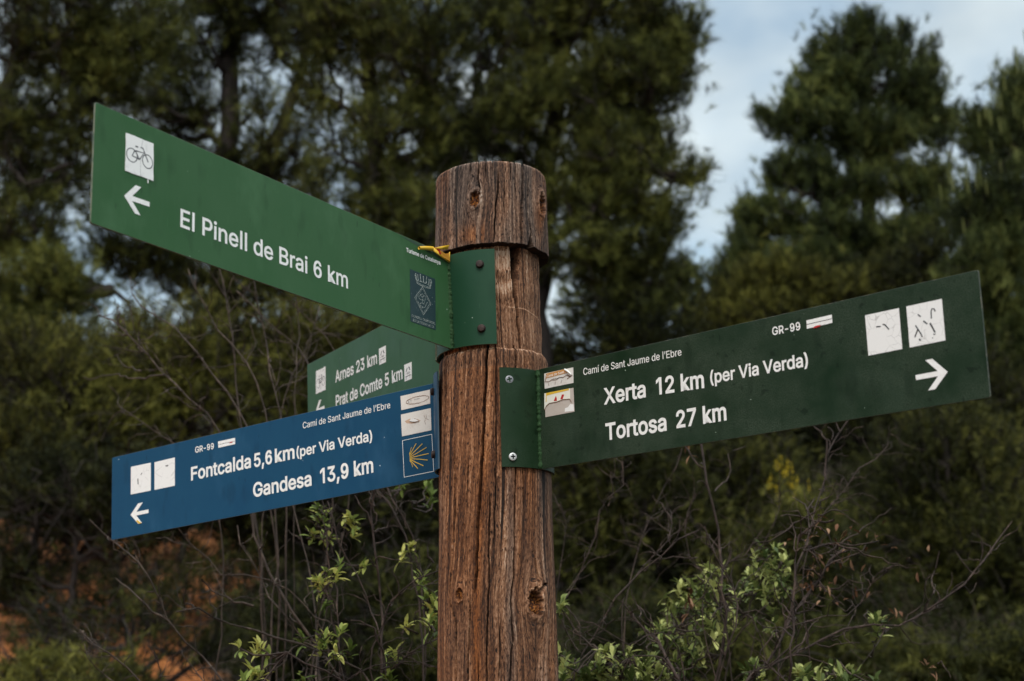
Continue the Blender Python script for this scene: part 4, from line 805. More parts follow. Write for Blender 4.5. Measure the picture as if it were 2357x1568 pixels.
b = Buf(); prism(b, [(77, 33), (85, 27), (91.5, 24), (82, 23.9), (75, 30)], .0006, .0008); b.obj('yellow_paint', M_YELLOW, root)
tf = plate(root, 'trail_mark', [(309, 162), (356, 161.6), (356, 148.6), (310, 148.6)], M_WHITE, .0001, .0005, .1, 12)
b = Buf(); stroke(b, [(310, 155.2), (356, 155)], .7, .0005, .0007); b.obj('dark_line', M_BLACK, tf)
b = Buf(); prism(b, [(340, 153.4), (343, 155), (350, 155.4), (348, 152.6)], .0005, .0008); b.obj('red_remnant', M_RED, tf)
s1 = plate(root, 'crazed_sticker', [(58, 150), (117, 149.4), (117, 89.4), (58, 89.8)], mat_sticker('crazed_film', 47, 40, .35), .0001, .0005, .1, 13)
b = Buf(); stroke(b, [(79, 121), (80, 108.5)], 2.2); stroke(b, [(87.5, 127.6), (92, 132)], 1.4); b.obj('black_remnant', M_BLACK, s1)
s2 = plate(root, 'crazed_sticker', [(128, 148.4), (187, 149), (186.6, 88.8), (128, 89)], mat_sticker('veined_film', 57, 36, .4), .0001, .0005, .1, 14)
b = Buf(); stroke(b, [(160.5, 135), (168, 134.6)], 2.0); b.obj('black_remnant', M_BLACK, s2)
q1 = plate(root, 'stained_sticker', [(776, 169.4), (844.4, 169), (843.6, 142), (776.4, 141.8)], mat_sticker('stained_film', 67, 10, .1, (.72, .66, .61), .02, .3), .0001, .0005, .1, 15)
rn = random.Random(4); b = Buf(); el = ellipse(815, 154.6, 26.5, 6.4, 46)
for i in range(0, 46, 4):
    seg = [(x + rn.uniform(-.5, .5), y + rn.uniform(-.4, .4)) for x, y in (el + el)[i:i + 5]]; stroke(b, seg, rn.uniform(.5, 1.3), .0005, .0008)
b.obj('rust_outline', M_RUSTINK, q1)
lettering(q1, 'AT', 792, 802, 151.6, 5.6, .001, .4, M_GREYINK, .0005); lettering(q1, 'Rutes', 808, 820, 155.4, 2.6, .001, .4, M_GREYINK, .0005)
q2 = plate(root, 'stained_sticker', [(775, 133.4), (844.2, 133.2), (843, 91), (775, 91)], mat_sticker('burst_film', 77, 10, .1, (.73, .68, .63), .02, .4), .0001, .0005, .1, 16)
b = Buf(); prism(b, [(783, 119), (794, 121.5), (806, 120.5), (820, 114), (816, 112), (800, 111.5), (788, 114)], .0005, .0006); b.obj('rust_stain', M_RUSTPALE, q2)
b = Buf(); prism(b, [(795, 117.5), (800, 121), (806, 120), (813, 116), (816, 113.6), (808, 113.2), (800, 115)], .0012, .0026); b.obj('peeled_flap', M_WHITE, q2)
b = Buf(); stroke(b, [(795, 117.5), (800, 121), (806, 120), (813, 116), (816, 113.4), (806, 112.6), (797, 115.6)], .8, .0006, .0014); stroke(b, [(828, 122), (831, 116), (829, 110), (831, 104)], .5); stroke(b, [(833, 123), (834, 114), (839, 111)], .5); b.obj('brown_tear', M_RUSTINK, q2)
b = Buf(); stroke(b, [(775.6, 82.8), (843.4, 83.2), (843.4, 13), (775.6, 12.6)], 1.3, .0001, .0005, True); sh = b.obj('shell_frame', M_WHITE, root)
b = Buf()
pts_ = [((796, 66.5), (791.6, 56), 1.1), ((807, 72), (792, 54), 1.7), ((821, 69), (792.6, 51.5), 1.7), ((830, 60.4), (793, 49), 1.5), ((834, 48), (793.2, 47), 1.7), ((831, 36.2), (793, 45), 1.7), ((821, 27), (792.4, 43.5), 1.9), ((808, 23.6), (791.8, 42), 1.9), ((796.6, 28), (791.4, 41), 1.0)]
for tip_, hub_, wd in pts_:
    md = ((tip_[0] + hub_[0]) / 2 + rn.uniform(-.5, .5), (tip_[1] + hub_[1]) / 2 + rn.uniform(-.7, .7)); stroke(b, [hub_, md, tip_], wd * .78, .0002, .0006)
stroke(b, [(790.8, 57), (791.6, 48), (791, 40)], 1.5, .0002, .0005)
b.obj('shell_symbol', M_YELLOW, root)

# ---- sign to Arnes and Prat de Comte ----------------------------------------------
root, fr = sign_root('direction_sign', 'green sign to Arnes 23 km and Prat de Comte half hidden behind the blue sign',
                     (-.44167, .81697, 2.15132), (.44307, -.89514, -.04904), (-.01521, -.0622, .99795), GRP)
board(fr, .8290, .1800, M_GREEN2, M_EDGE, root)
bracket(root, fr, M_GREEN2, M_EDGE, .1080, -178, -92, 2.138, 2.3165, .005)
weld(root, .8140, .1800, .0010, 11, .0030, M_GREEN2)
lettering(root, 'Arnes 23 km', 195, 452.5, 104, 27, .018, -.8)
lettering(root, 'Prat de Comte 5 km', 195, 589.5, 47.2, 27, .018, -.2)
arrow(root, None, [(66, 62), (118, 62.6), (118, 54.6), (66, 54)], [(57.6, 58), (82, 80.6), (97.6, 80.6), (72.5, 58)], [(57.6, 58), (72.5, 58), (97, 35.6), (82, 35.6)])
st = plate(root, 'bicycle_sticker', [(63.6, 153), (130, 153.4), (127.4, 98.2), (60.8, 98.8)], mat_sticker('split_bicycle_film', 87, 26, .6), .0001, .0005, .8, 17)
b = Buf(); stroke(b, ellipse(79, 121, 11, 10.6, 30, -150, 170), 1.1); stroke(b, ellipse(113.5, 122.2, 11.5, 10.4, 36), 1.2, closed=True)
for ln, wd in (([(85, 121), (97, 120.5), (103, 131), (88, 131), (97, 120.5)], 1.9), ([(88, 131), (84, 121)], 1.6), ([(101, 136), (113, 122)], 1.4), ([(87, 137), (91, 137)], 2.2), ([(99, 138), (104, 138.4)], 2.4)): stroke(b, ln, wd)
b.obj('bicycle_symbol', M_BLACK, st)
for k, (x0, x1, ya, yb) in enumerate(((464.6, 503.4, 133, 98), (599.6, 638.4, 74.2, 39.8))):
    s_ = plate(root, 'halt_sticker', [(x0, ya), (x1, ya), (x1 - 2, yb), (x0, yb)], M_WHITE, .0001, .0005, .1, 20 + k)
    b = Buf(); cx_ = (x0 + x1) / 2
    prism(b, [(cx_ - 11, ya - 16), (cx_ - 8, ya - 16), (cx_ - 1.5, ya - 8), (cx_ - 4.5, ya - 8)], .0005, .0008); prism(b, [(cx_ + 8, ya - 15), (cx_ + 12, ya - 15), (cx_ + 7, ya - 7.4), (cx_ + 3, ya - 8)], .0005, .0008)
    prism(b, [(cx_ - 14, ya - 26.6), (cx_ + 14, ya - 25.6), (cx_ + 14, ya - 24.4), (cx_ - 14, ya - 25.2)], .0005, .0008)
    for j in (-3, 1.5, 6): prism(b, [(cx_ + j - 1, ya - 22), (cx_ + j + .4, ya - 22), (cx_ + j + .6, ya - 17.6), (cx_ + j - .6, ya - 17.6)], .0005, .0008)
    b.obj('halt_symbol', M_BLACK, s_)
    b = Buf(); stroke(b, ellipse(cx_ - 10, ya - 29.6, 2.6, 1.9, 14), .7, closed=True); stroke(b, ellipse(cx_ + 9.5, ya - 28.6, 2.6, 1.9, 14), .7, closed=True); stroke(b, [(cx_ - 12, ya - 22), (cx_ - 9, ya - 18)], .7); stroke(b, [(cx_ + 9.4, ya - 17.6), (cx_ + 11, ya - 21.6)], .7)
    b.obj('faded_symbol', M_GREYINK, s_)

# ------------------------------------------------------------------ ground: a level track at the post, then a clay bank and a wooded hillside
def gz(x, y):
    x = np.asarray(x, float); y = np.asarray(y, float)
    s = .44 * .8 * np.logaddexp(0, (y - 2.0) / .8)
    s2 = -.19 * 2.0 * np.logaddexp(0, (y - 9.0) / 2.0)
    far = -.23 * 14 * np.logaddexp(0, (y - 75) / 14)
    lump = .22 * (vnoise2(x * .55 + 9, y * .55, 3) - .5) * np.clip((y - 2.5) / 2, 0, 1) + .9 * (vnoise2(x * .13, y * .13, 4) - .5) * np.clip((y - 12) / 10, 0, 1)
    return s + s2 + far + lump + .03 * (vnoise2(x * 2.1, y * 2.1, 5) - .5)
def build_ground():
    t = np.linspace(-1, 1, 260)
    gx = np.sign(t) * (np.abs(t) ** 2.4) * 220
    u = np.linspace(-1, 1, 300); gy = 6 + np.sign(u) * (np.abs(u) ** 2.4) * 260
    X, Y = np.meshgrid(gx, gy, indexing='ij'); Z = gz(X, Y)
    idx = np.arange(X.size).reshape(X.shape)
    F = np.stack([idx[:-1, :-1], idx[1:, :-1], idx[1:, 1:], idx[:-1, 1:]], -1).reshape(-1, 4)
    t = NT('red_clay_and_litter')
    co = t.coord(); n1 = t.noise(co, .9, 5, .6); n2 = t.noise(co, 7, 4, .65); n3 = t.noise(co, 40, 3, .6)
    clay = t.cramp(n2, [(.3, (.12, .040, .010)), (.5, (.31, .100, .022)), (.7, (.46, .175, .05))])
    lit = t.cramp(n3, [(.3, (.014, .010, .006)), (.55, (.032, .024, .013)), (.75, (.065, .048, .028))])
    sp = t.n('ShaderNodeSeparateXYZ'); c0 = t.n('ShaderNodeTexCoord'); t.l(c0.outputs['Object'], sp.inputs[0])
    left = t.math('MULTIPLY', t.ramp(sp.outputs[0], -1.35, -2.0), t.ramp(sp.outputs[1], 11.5, 9.5))
    t.base(t.mix(t.ramp(t.math('ADD', n1, t.math('MULTIPLY', left, .36)), .66, .80), lit, clay)); t.rough(.95)
    t.bump(t.math('ADD', n2, n3), .6, .05)
    o = make_mesh('ground', np.stack([X, Y, Z], -1).reshape(-1, 3), F, t.m, None, None, True); tag(o, None, kind='structure')
build_ground()

# ------------------------------------------------------------------ plant materials
def mat_leafage(name, lo, mid, hi, trans=.14, rough=.6):
    t = NT(name); a = t.attr('tone')
    c = t.cramp(a, [(0.0, lo), (.5, mid), (1.0, hi)])
    t.base(c); t.rough(rough); t.b.inputs['Specular IOR Level'].default_value = .12
    tr = t.n('ShaderNodeBsdfTranslucent'); t.l(c, tr.inputs[0]); ms = t.n('ShaderNodeMixShader'); ms.inputs[0].default_value = trans
    t.l(t.b.outputs[0], ms.inputs[1]); t.l(tr.outputs[0], ms.inputs[2]); t.l(ms.outputs[0], t.out.inputs[0]); return t.m
def mat_bark(name, c1, c2, c3, sc=40):
    t = NT(name); n = t.noise(t.coord((1, 1, .35)), sc, 4, .65); t.base(t.cramp(n, [(.3, c1), (.55, c2), (.75, c3)])); t.rough(.9); t.bump(n, .6, .01); return t.m
M_NEEDLE = mat_leafage('olive_pine_needles', (.010, .012, .0035), (.050, .058, .012), (.20, .205, .048))
M_NEEDLE2 = mat_leafage('cool_green_pine_needles', (.012, .017, .006), (.052, .068, .018), (.19, .20, .055))
M_NEEDLE3 = mat_leafage('fresh_green_needles', (.014, .016, .004), (.060, .060, .012), (.21, .20, .042))
M_BUSH = mat_leafage('dark_evergreen_leaves', (.009, .011, .003), (.040, .043, .010), (.14, .135, .030))
M_SHOOT = mat_leafage('pale_new_shoots', (.05, .065, .016), (.11, .12, .034), (.20, .205, .07))
M_LEAF = mat_leafage('pale_green_leaves', (.065, .090, .024), (.22, .255, .075), (.50, .51, .18), .3, .42)
M_LEAF2 = mat_leafage('yellow_green_leaves', (.10, .14, .03), (.27, .33, .08), (.58, .55, .16), .3, .42)
M_DRY = mat_leafage('dry_brown_leaves', (.06, .028, .014), (.16, .075, .040), (.34, .20, .12), .2, .7)
M_BROOM = mat_leafage('yellow_flowers', (.20, .15, .01), (.45, .33, .02), (.6, .48, .05), .2, .6)
M_BARK = mat_bark('dark_pine_bark', (.008, .005, .004), (.022, .014, .011), (.060, .042, .034), 24)
M_TWIG = mat_bark('grey_brown_twigs', (.017, .011, .008), (.050, .032, .023), (.15, .105, .078), 60)
M_TWIGD = mat_bark('dark_red_brown_twigs', (.014, .008, .006), (.040, .022, .016), (.12, .076, .056), 60)

def rand_unit(rng, n):
    v = rng.normal(size=(n, 3)); return norm(v)
def needles(rng, tips, axes, per, length, width, spread=.62, shoot=.13, tone=None):
    """brushes of needles round short shoots; one slim triangle per needle"""
    n = len(tips); N = n * per
    T = np.repeat(tips, per, 0); A = np.repeat(axes, per, 0)
    s = rng.uniform(-.55, .45, N)[:, None] * shoot
    base = T + A * s
    d = norm(A * rng.uniform(.35, 1.0, N)[:, None] + rand_unit(rng, N) * spread)
    L = length * rng.uniform(.7, 1.2, N)[:, None]
    side = norm(np.cross(d, rand_unit(rng, N))) * width * .5
    V = np.stack([base - side, base + side, base + d * L], 1).reshape(-1, 3)
    F = np.arange(N * 3).reshape(-1, 3)
    tn = np.repeat(tone, per) + rng.uniform(-.15, .15, N)
    return V, F, np.repeat(np.clip(tn, 0, 1), 3)

DENS = 1.2
def conifer(name, label, cat, group, trunk, r0, limbs, blobs, seed, mat, per=34, length=.098, width=.0042, cell=.55, thr=.42, clump=1.9, tuft_n=3, tone0=.45, deadwood=0, dens=1.0, upright=.45, shoot=.09, spread=.68, hang=.0):
    """trunk: polyline; limbs: list of (polyline, radius); blobs: (centre, radii, count) that the crown's shoots fill unevenly"""
    rng = np.random.default_rng(seed)
    trunk = np.array(trunk, float); root = empty(name, label, cat, tuple(trunk[0]), group)
    org = trunk[0]
    tb = Buf(); sk = []
    K = 26
    tp = resample(trunk, K); rr = r0 * np.linspace(1, .22, K) ** .9
    tp[1:-1] += rng.normal(size=(K - 2, 3)) * r0 * .15
    V, F = tubes((tp - org)[None], rr[None], 9); tb.add(V, F); sk.append(tp[3:])
    for pl, r in limbs:
        lp = resample(pl, 16); lp[1:] += rng.normal(size=(15, 3)) * r * .5
        V, F = tubes((lp - org)[None], (r * np.linspace(1, .3, 16))[None], 7); tb.add(V, F); sk.append(lp)
    sk = np.concatenate(sk)
    tips = []
    for c, rad, cnt in blobs:
        c = np.array(c); rad = np.array(rad) if np.ndim(rad) else np.array([rad] * 3)
        u = rand_unit(rng, int(cnt * 5.5)) * (rng.uniform(0, 1, int(cnt * 5.5)) ** .38)[:, None]
        p = c + u * rad
        keep = vnoise3(p * clump, seed % 17) * .42 + vnoise3(p * clump * 2.6, seed % 13 + 3) * .58 > thr
        tips.append(p[keep][:int(cnt * DENS * dens)])
    tips = np.concatenate(tips)
    far = np.sort(np.linalg.norm(tips[:, None].astype(np.float32) - tips[None].astype(np.float32), axis=2), axis=1)[:, 4]
    tips = tips[far < .24 + .012 * (tips[:, 1] - 8).clip(0)]            # a shoot never hangs far from its neighbours
    key = np.floor(tips / cell + rng.uniform(0, 1, 3)).astype(int)
    uk, inv = np.unique(key, axis=0, return_inverse=True); inv = inv.ravel()
    ok = np.bincount(inv, minlength=len(uk))[inv] >= 4                 # no stray single shoots
    tips = tips[ok]; uk, inv = np.unique(key[ok], axis=0, return_inverse=True); inv = inv.ravel()
    cen = np.zeros((len(uk), 3)); cntc = np.bincount(inv, minlength=len(uk))
    for k in range(3): cen[:, k] = np.bincount(inv, tips[:, k], minlength=len(uk)) / cntc
    # limb from the skeleton to every clump of shoots
    D = np.linalg.norm(cen[:, None] - sk[None], axis=2) + 1.1 * np.maximum(0, sk[None, :, 2] - cen[:, None, 2] + .25)
    at_ = sk[np.argmin(D, 1)]
    node = cen * .78 + at_ * .22 - np.array([0, 0, .06])
    kk = np.linspace(0, 1, 7)[None, :, None]
    P = at_[:, None] * (1 - kk) + node[:, None] * kk
    dl = np.linalg.norm(node - at_, axis=1)
    P = P + rng.normal(size=P.shape) * (.035 * dl[:, None, None]) * np.sin(kk * math.pi) + np.array([0, 0, -1.0]) * (np.sin(kk * math.pi) * .10 * dl[:, None, None])
    rl = (.006 + .0045 * np.sqrt(cntc))[:, None] * np.linspace(1.3, .5, 7)[None]
    V, F = tubes(P - org, np.minimum(rl, r0 * .45), 5); tb.add(V, F)
    # twigs out to each shoot
    b = node[inv]; kk = np.linspace(0, 1, 4)[None, :, None]
    P = b[:, None] * (1 - kk) + tips[:, None] * kk + rng.normal(size=(len(tips), 4, 3)) * .02 * np.sin(kk * math.pi)
    P[:, 1:3, 2] -= .03
    V, F = tubes(P - org, np.tile(np.linspace(.0065, .0024, 4), (len(tips), 1)), 3); tb.add(V, F)
    if deadwood:
        j = rng.integers(0, len(node), deadwood); a = node[j] + rng.normal(size=(deadwood, 3)) * .12
        dv = rand_unit(rng, deadwood) * rng.uniform(.15, .5, deadwood)[:, None]; dv[:, 2] -= .05
        kk = np.linspace(0, 1, 5)[None, :, None]
        P = a[:, None] + dv[:, None] * kk + rng.normal(size=(deadwood, 5, 3)) * .025
        V, F = tubes(P - org, np.tile(np.linspace(.004, .0012, 5), (deadwood, 1)), 3); tb.add(V, F)
    tb.obj('trunk', M_BARK, root, True)
    ax = norm(tips - b + np.array([0, 0, upright]) * np.linalg.norm(tips - b, axis=1, keepdims=True) * 1.5)
    T = [tips]; A = [ax]
    for q in range(tuft_n - 1):
        T.append(tips + rng.normal(size=tips.shape) * .11 - ax * rng.uniform(.0, .12, len(tips))[:, None]); A.append(norm(ax + rng.normal(size=ax.shape) * .45))
    T = np.concatenate(T); A = np.concatenate(A)
    A[:, 2] -= hang; A = norm(A)
    tone = tone0 + .55 * (vnoise3(T * 1.3, 5) - .5) + .85 * (rng.uniform(0, 1, len(T)) - .5)
    V, F, tn = needles(rng, T - org, A, per, length, width, spread, shoot, tone)
    make_mesh('crown', V, F, mat, root, {'tone': tn}, False)
    return root

def B(px, py, Y, rx, ry=None, rd=None, n=100):
    """crown blob: centre sighted at (px, py) at depth Y, radii given in sighted units"""
    ry = ry or rx; k = px_size(1, Y)
    return (at(px, py, Y), (rx * k, (rd * k) if rd else (rx + ry) / 2 * k, ry * k), n)
def base_at(px, Y, py=900):
    p = at(px, py, Y); return np.array([p[0], p[1], float(gz(p[0], p[1])) - .1])

G_PINE = 'pines on the bank behind the signs'
def build_pines():
    conifer('pine_tree', 'olive green pine filling the left edge, a thick bare limb sloping under it', 'tree', G_PINE,
            [base_at(-120, 9), at(-90, 700, 9), at(-20, 350, 9), at(60, 0, 9), at(80, -260, 9)], .13,
            [([at(-60, 560, 9), at(80, 575, 8.9), at(190, 640, 8.8), at(310, 705, 8.7)], .055), ([at(-20, 330, 9), at(110, 230, 9), at(200, 120, 9)], .035), ([at(-60, 560, 9), at(60, 430, 8.6), at(160, 380, 8.3)], .03)],
            [B(120, 40, 9, 190, 170, 200, 420), B(90, 300, 9, 190, 130, 200, 300), B(60, 520, 8.8, 130, 110, 140, 170), B(110, 660, 8.5, 150, 90, 130, 210), B(250, 160, 9, 110, 100, 120, 170), B(20, 800, 8.4, 130, 110, 120, 170), B(120, 400, 9, 120, 80, 60, 60), B(300, 60, 9, 120, 120, 60, 120)], 11, M_NEEDLE, thr=.43, deadwood=500)
    conifer('pine_tree', 'tall pine with the dark upright trunk above the bicycle sticker', 'tree', G_PINE,
            [base_at(545, 11), at(520, 800, 11), at(515, 450, 11), at(528, 150, 11), at(545, -150, 11), at(550, -330, 11)], .17,
            [([at(518, 560, 11), at(590, 400, 10.9), at(660, 230, 10.8), at(715, 60, 10.8), at(740, -120, 10.8)], .085), ([at(520, 350, 11), at(440, 240, 11), at(380, 130, 11)], .045), ([at(516, 620, 11), at(420, 560, 10.8), at(350, 540, 10.6)], .045)],
            [B(430, 30, 11, 170, 150, 200, 360), B(380, 240, 11, 140, 120, 180, 230), B(650, 0, 10.8, 150, 130, 170, 300), B(640, 350, 10.8, 130, 130, 170, 170), B(430, 420, 10.9, 150, 90, 170, 190), B(560, 640, 10.7, 230, 80, 180, 250), B(300, 420, 10.8, 120, 120, 150, 130), B(590, 140, 11, 90, 150, 60, 90), B(560, 430, 11, 150, 110, 80, 130), B(400, 590, 10.6, 190, 70, 90, 120), B(230, 560, 10.6, 120, 90, 80, 90)], 12, M_NEEDLE, thr=.475, deadwood=700)
    conifer('pine_tree', 'brownish open pine rising behind the middle of the El Pinell sign', 'tree', G_PINE,
            [base_at(880, 10), at(885, 700, 10), at(868, 420, 10), at(850, 200, 10), at(835, -50, 10), at(830, -300, 10)], .13,
            [([at(868, 430, 10), at(930, 300, 9.9), at(985, 160, 9.8), at(1010, 20, 9.8)], .045), ([at(860, 330, 10), at(790, 240, 10), at(745, 120, 10)], .04), ([at(880, 560, 10), at(960, 470, 9.8), at(1040, 420, 9.7)], .04), ([at(880, 600, 10), at(800, 520, 9.9), at(730, 470, 9.8)], .035)],
            [B(800, 30, 10, 160, 130, 180, 330), B(960, 90, 9.8, 150, 140, 180, 340), B(900, 330, 10, 170, 140, 190, 300), B(780, 420, 10, 110, 120, 150, 140), B(960, 520, 9.8, 150, 100, 170, 250), B(820, 620, 9.8, 150, 90, 170, 200), B(760, 200, 10, 110, 110, 60, 110), B(1010, 300, 9.9, 110, 130, 80, 150), B(700, 620, 9.9, 130, 70, 80, 120)], 13, M_NEEDLE, thr=.46, deadwood=900)
    conifer('pine_tree', 'big bushy pine over the post, its ragged edge against open sky', 'tree', G_PINE,
            [base_at(1250, 10.5), at(1240, 700, 10.5), at(1255, 400, 10.5), at(1290, 150, 10.5), at(1330, -120, 10.5), at(1350, -350, 10.5)], .15,
            [([at(1245, 560, 10.5), at(1370, 500, 10.3), at(1480, 470, 10.2), at(1590, 400, 10.2)], .05), ([at(1252, 430, 10.5), at(1380, 340, 10.4), at(1500, 270, 10.4)], .05), ([at(1270, 300, 10.5), at(1400, 200, 10.5), at(1540, 120, 10.5)], .045), ([at(1240, 600, 10.5), at(1370, 590, 10.3), at(1500, 560, 10.2)], .04), ([at(1252, 420, 10.5), at(1150, 320, 10.3), at(1080, 220, 10.2)], .045)],
            [B(1180, 40, 10.4, 170, 150, 190, 400), B(1400, 20, 10.5, 170, 150, 190, 440), B(1540, 60, 10.5, 78, 110, 120, 260), B(1440, 200, 10.4, 160, 110, 180, 430), B(1550, 175, 10.5, 40, 35, 60, 60), B(1250, 260, 10.4, 150, 130, 180, 340), B(1130, 290, 10.2, 110, 130, 150, 230), B(1420, 350, 10.3, 130, 95, 150, 260), B(1520, 330, 10.3, 55, 45, 80, 70), B(1590, 400, 10.2, 42, 34, 50, 40), B(1400, 470, 10.3, 130, 80, 140, 190), B(1530, 500, 10.2, 62, 55, 70, 75), B(1350, 580, 10.2, 130, 70, 150, 180), B(1480, 590, 10.2, 90, 45, 90, 90), B(1290, 420, 10.3, 110, 90, 140, 170)], 14, M_NEEDLE, thr=.42, clump=2.0, deadwood=500)
    conifer('pine_tree', 'separate round-topped pine standing clear in the sky above the Xerta sign', 'tree', G_PINE,
            [base_at(2020, 15), at(2015, 800, 15), at(2000, 500, 15), at(1990, 250, 15), at(1985, 90, 15)], .17,
            [([at(2005, 560, 15), at(1900, 480, 14.8), at(1800, 420, 14.7)], .06), ([at(2000, 400, 15), at(1890, 310, 14.9), at(1790, 245, 14.8)], .05), ([at(1995, 380, 15), at(2090, 270, 14.9), at(2150, 160, 14.9)], .05), ([at(2005, 560, 15), at(2100, 470, 14.8), at(2180, 390, 14.8)], .05)],
            [B(1985, 85, 15, 60, 65, 70, 150), B(1900, 120, 15, 40, 55, 60, 80), B(2060, 110, 15, 45, 70, 60, 100), B(2135, 150, 15, 30, 65, 50, 70), B(1985, 190, 15, 120, 60, 130, 300), B(1870, 200, 15, 65, 55, 80, 140), B(2100, 240, 15, 70, 70, 90, 170),
             B(1790, 250, 14.8, 60, 36, 60, 100), B(1900, 300, 14.9, 95, 50, 110, 210), B(2030, 320, 14.9, 100, 60, 120, 220), B(2165, 280, 14.9, 45, 80, 70, 100), B(1840, 390, 14.8, 85, 42, 100, 160), B(1960, 430, 14.8, 95, 50, 110, 190), B(2110, 420, 14.8, 85, 60, 100, 160), B(2180, 500, 14.8, 70, 60, 90, 120),
             B(1790, 500, 14.7, 80, 45, 90, 140), B(1900, 550, 14.7, 110, 50, 120, 210), B(2040, 560, 14.8, 120, 55, 130, 230), B(1860, 630, 14.6, 170, 55, 150, 250), B(2080, 650, 14.7, 140, 60, 150, 240)], 15, M_NEEDLE2, length=.115, width=.0070, thr=.47, clump=2.2, cell=.5, upright=1.0, dens=.85, shoot=.15, spread=.6, deadwood=300)
    conifer('pine_tree', 'pine at the right edge with pale upright new shoots', 'tree', G_PINE,
            [base_at(2400, 11), at(2400, 800, 11), at(2390, 450, 11), at(2370, 150, 11)], .14,
            [([at(2395, 520, 11), at(2310, 430, 10.9), at(2250, 400, 10.8)], .04), ([at(2395, 700, 11), at(2300, 620, 10.8), at(2240, 600, 10.7)], .04)],
            [B(2360, 190, 11, 60, 90, 80, 130), B(2330, 320, 11, 90, 100, 110, 260), B(2260, 290, 11.2, 60, 60, 80, 90), B(2290, 480, 10.8, 110, 110, 130, 330), B(2280, 640, 10.7, 120, 100, 130, 330), B(2340, 800, 10.6, 140, 120, 150, 380)], 16, M_NEEDLE2, length=.105, width=.006, thr=.44, upright=.9, dens=.80, shoot=.14, spread=.6)
    conifer('young_pine', 'small pointed pine low in the sky gap between the two big pines', 'tree', G_PINE,
            [base_at(1725, 17), at(1725, 800, 17), at(1722, 600, 17), at(1720, 470, 17)], .09, [],
            [B(1722, 500, 17, 26, 45, 30, 60), B(1722, 570, 17, 50, 50, 55, 130), B(1700, 640, 17, 90, 50, 90, 200), B(1760, 650, 17, 90, 70, 90, 220)], 17, M_NEEDLE2, length=.15, width=.008, thr=.40, upright=1.2, dens=.6, shoot=.25, spread=.45)
    conifer('young_pine', 'bright green low pine just above the top edge of the Xerta sign', 'tree', G_PINE,
            [base_at(1800, 12), at(1800, 900, 12), at(1795, 700, 12)], .08, [],
            [B(1790, 640, 12, 120, 55, 110, 260), B(1680, 680, 12, 95, 60, 100, 210), B(1900, 680, 12, 120, 70, 110, 260), B(1760, 740, 11.8, 160, 70, 140, 300)], 18, M_NEEDLE3, length=.07, width=.005, thr=.38)
    conifer('young_pine', 'dark low pine between the Xerta sign and the right edge pine', 'tree', G_PINE,
            [base_at(2130, 12.5), at(2130, 900, 12.5), at(2130, 650, 12.5)], .09, [],
            [B(2120, 640, 12.5, 130, 90, 130, 330), B(2020, 680, 12.3, 110, 80, 120, 250), B(2230, 760, 12.3, 130, 110, 130, 330)], 19, M_BUSH, length=.08, width=.006, thr=.36, tone0=.3)
    conifer('young_pine', 'brownish distant pine low beside the post, at the foot of the sky gap', 'tree', G_PINE,
            [base_at(1480, 19), at(1480, 850, 19), at(1485, 620, 19)], .1, [],
            [B(1470, 650, 19, 130, 55, 110, 260), B(1560, 650, 19, 60, 60, 70, 130), B(1390, 700, 19, 130, 70, 110, 240), B(1560, 730, 18.6, 130, 70, 120, 240)], 20, M_NEEDLE, length=.10, width=.008, thr=.38, tone0=.3, deadwood=400)
build_pines()

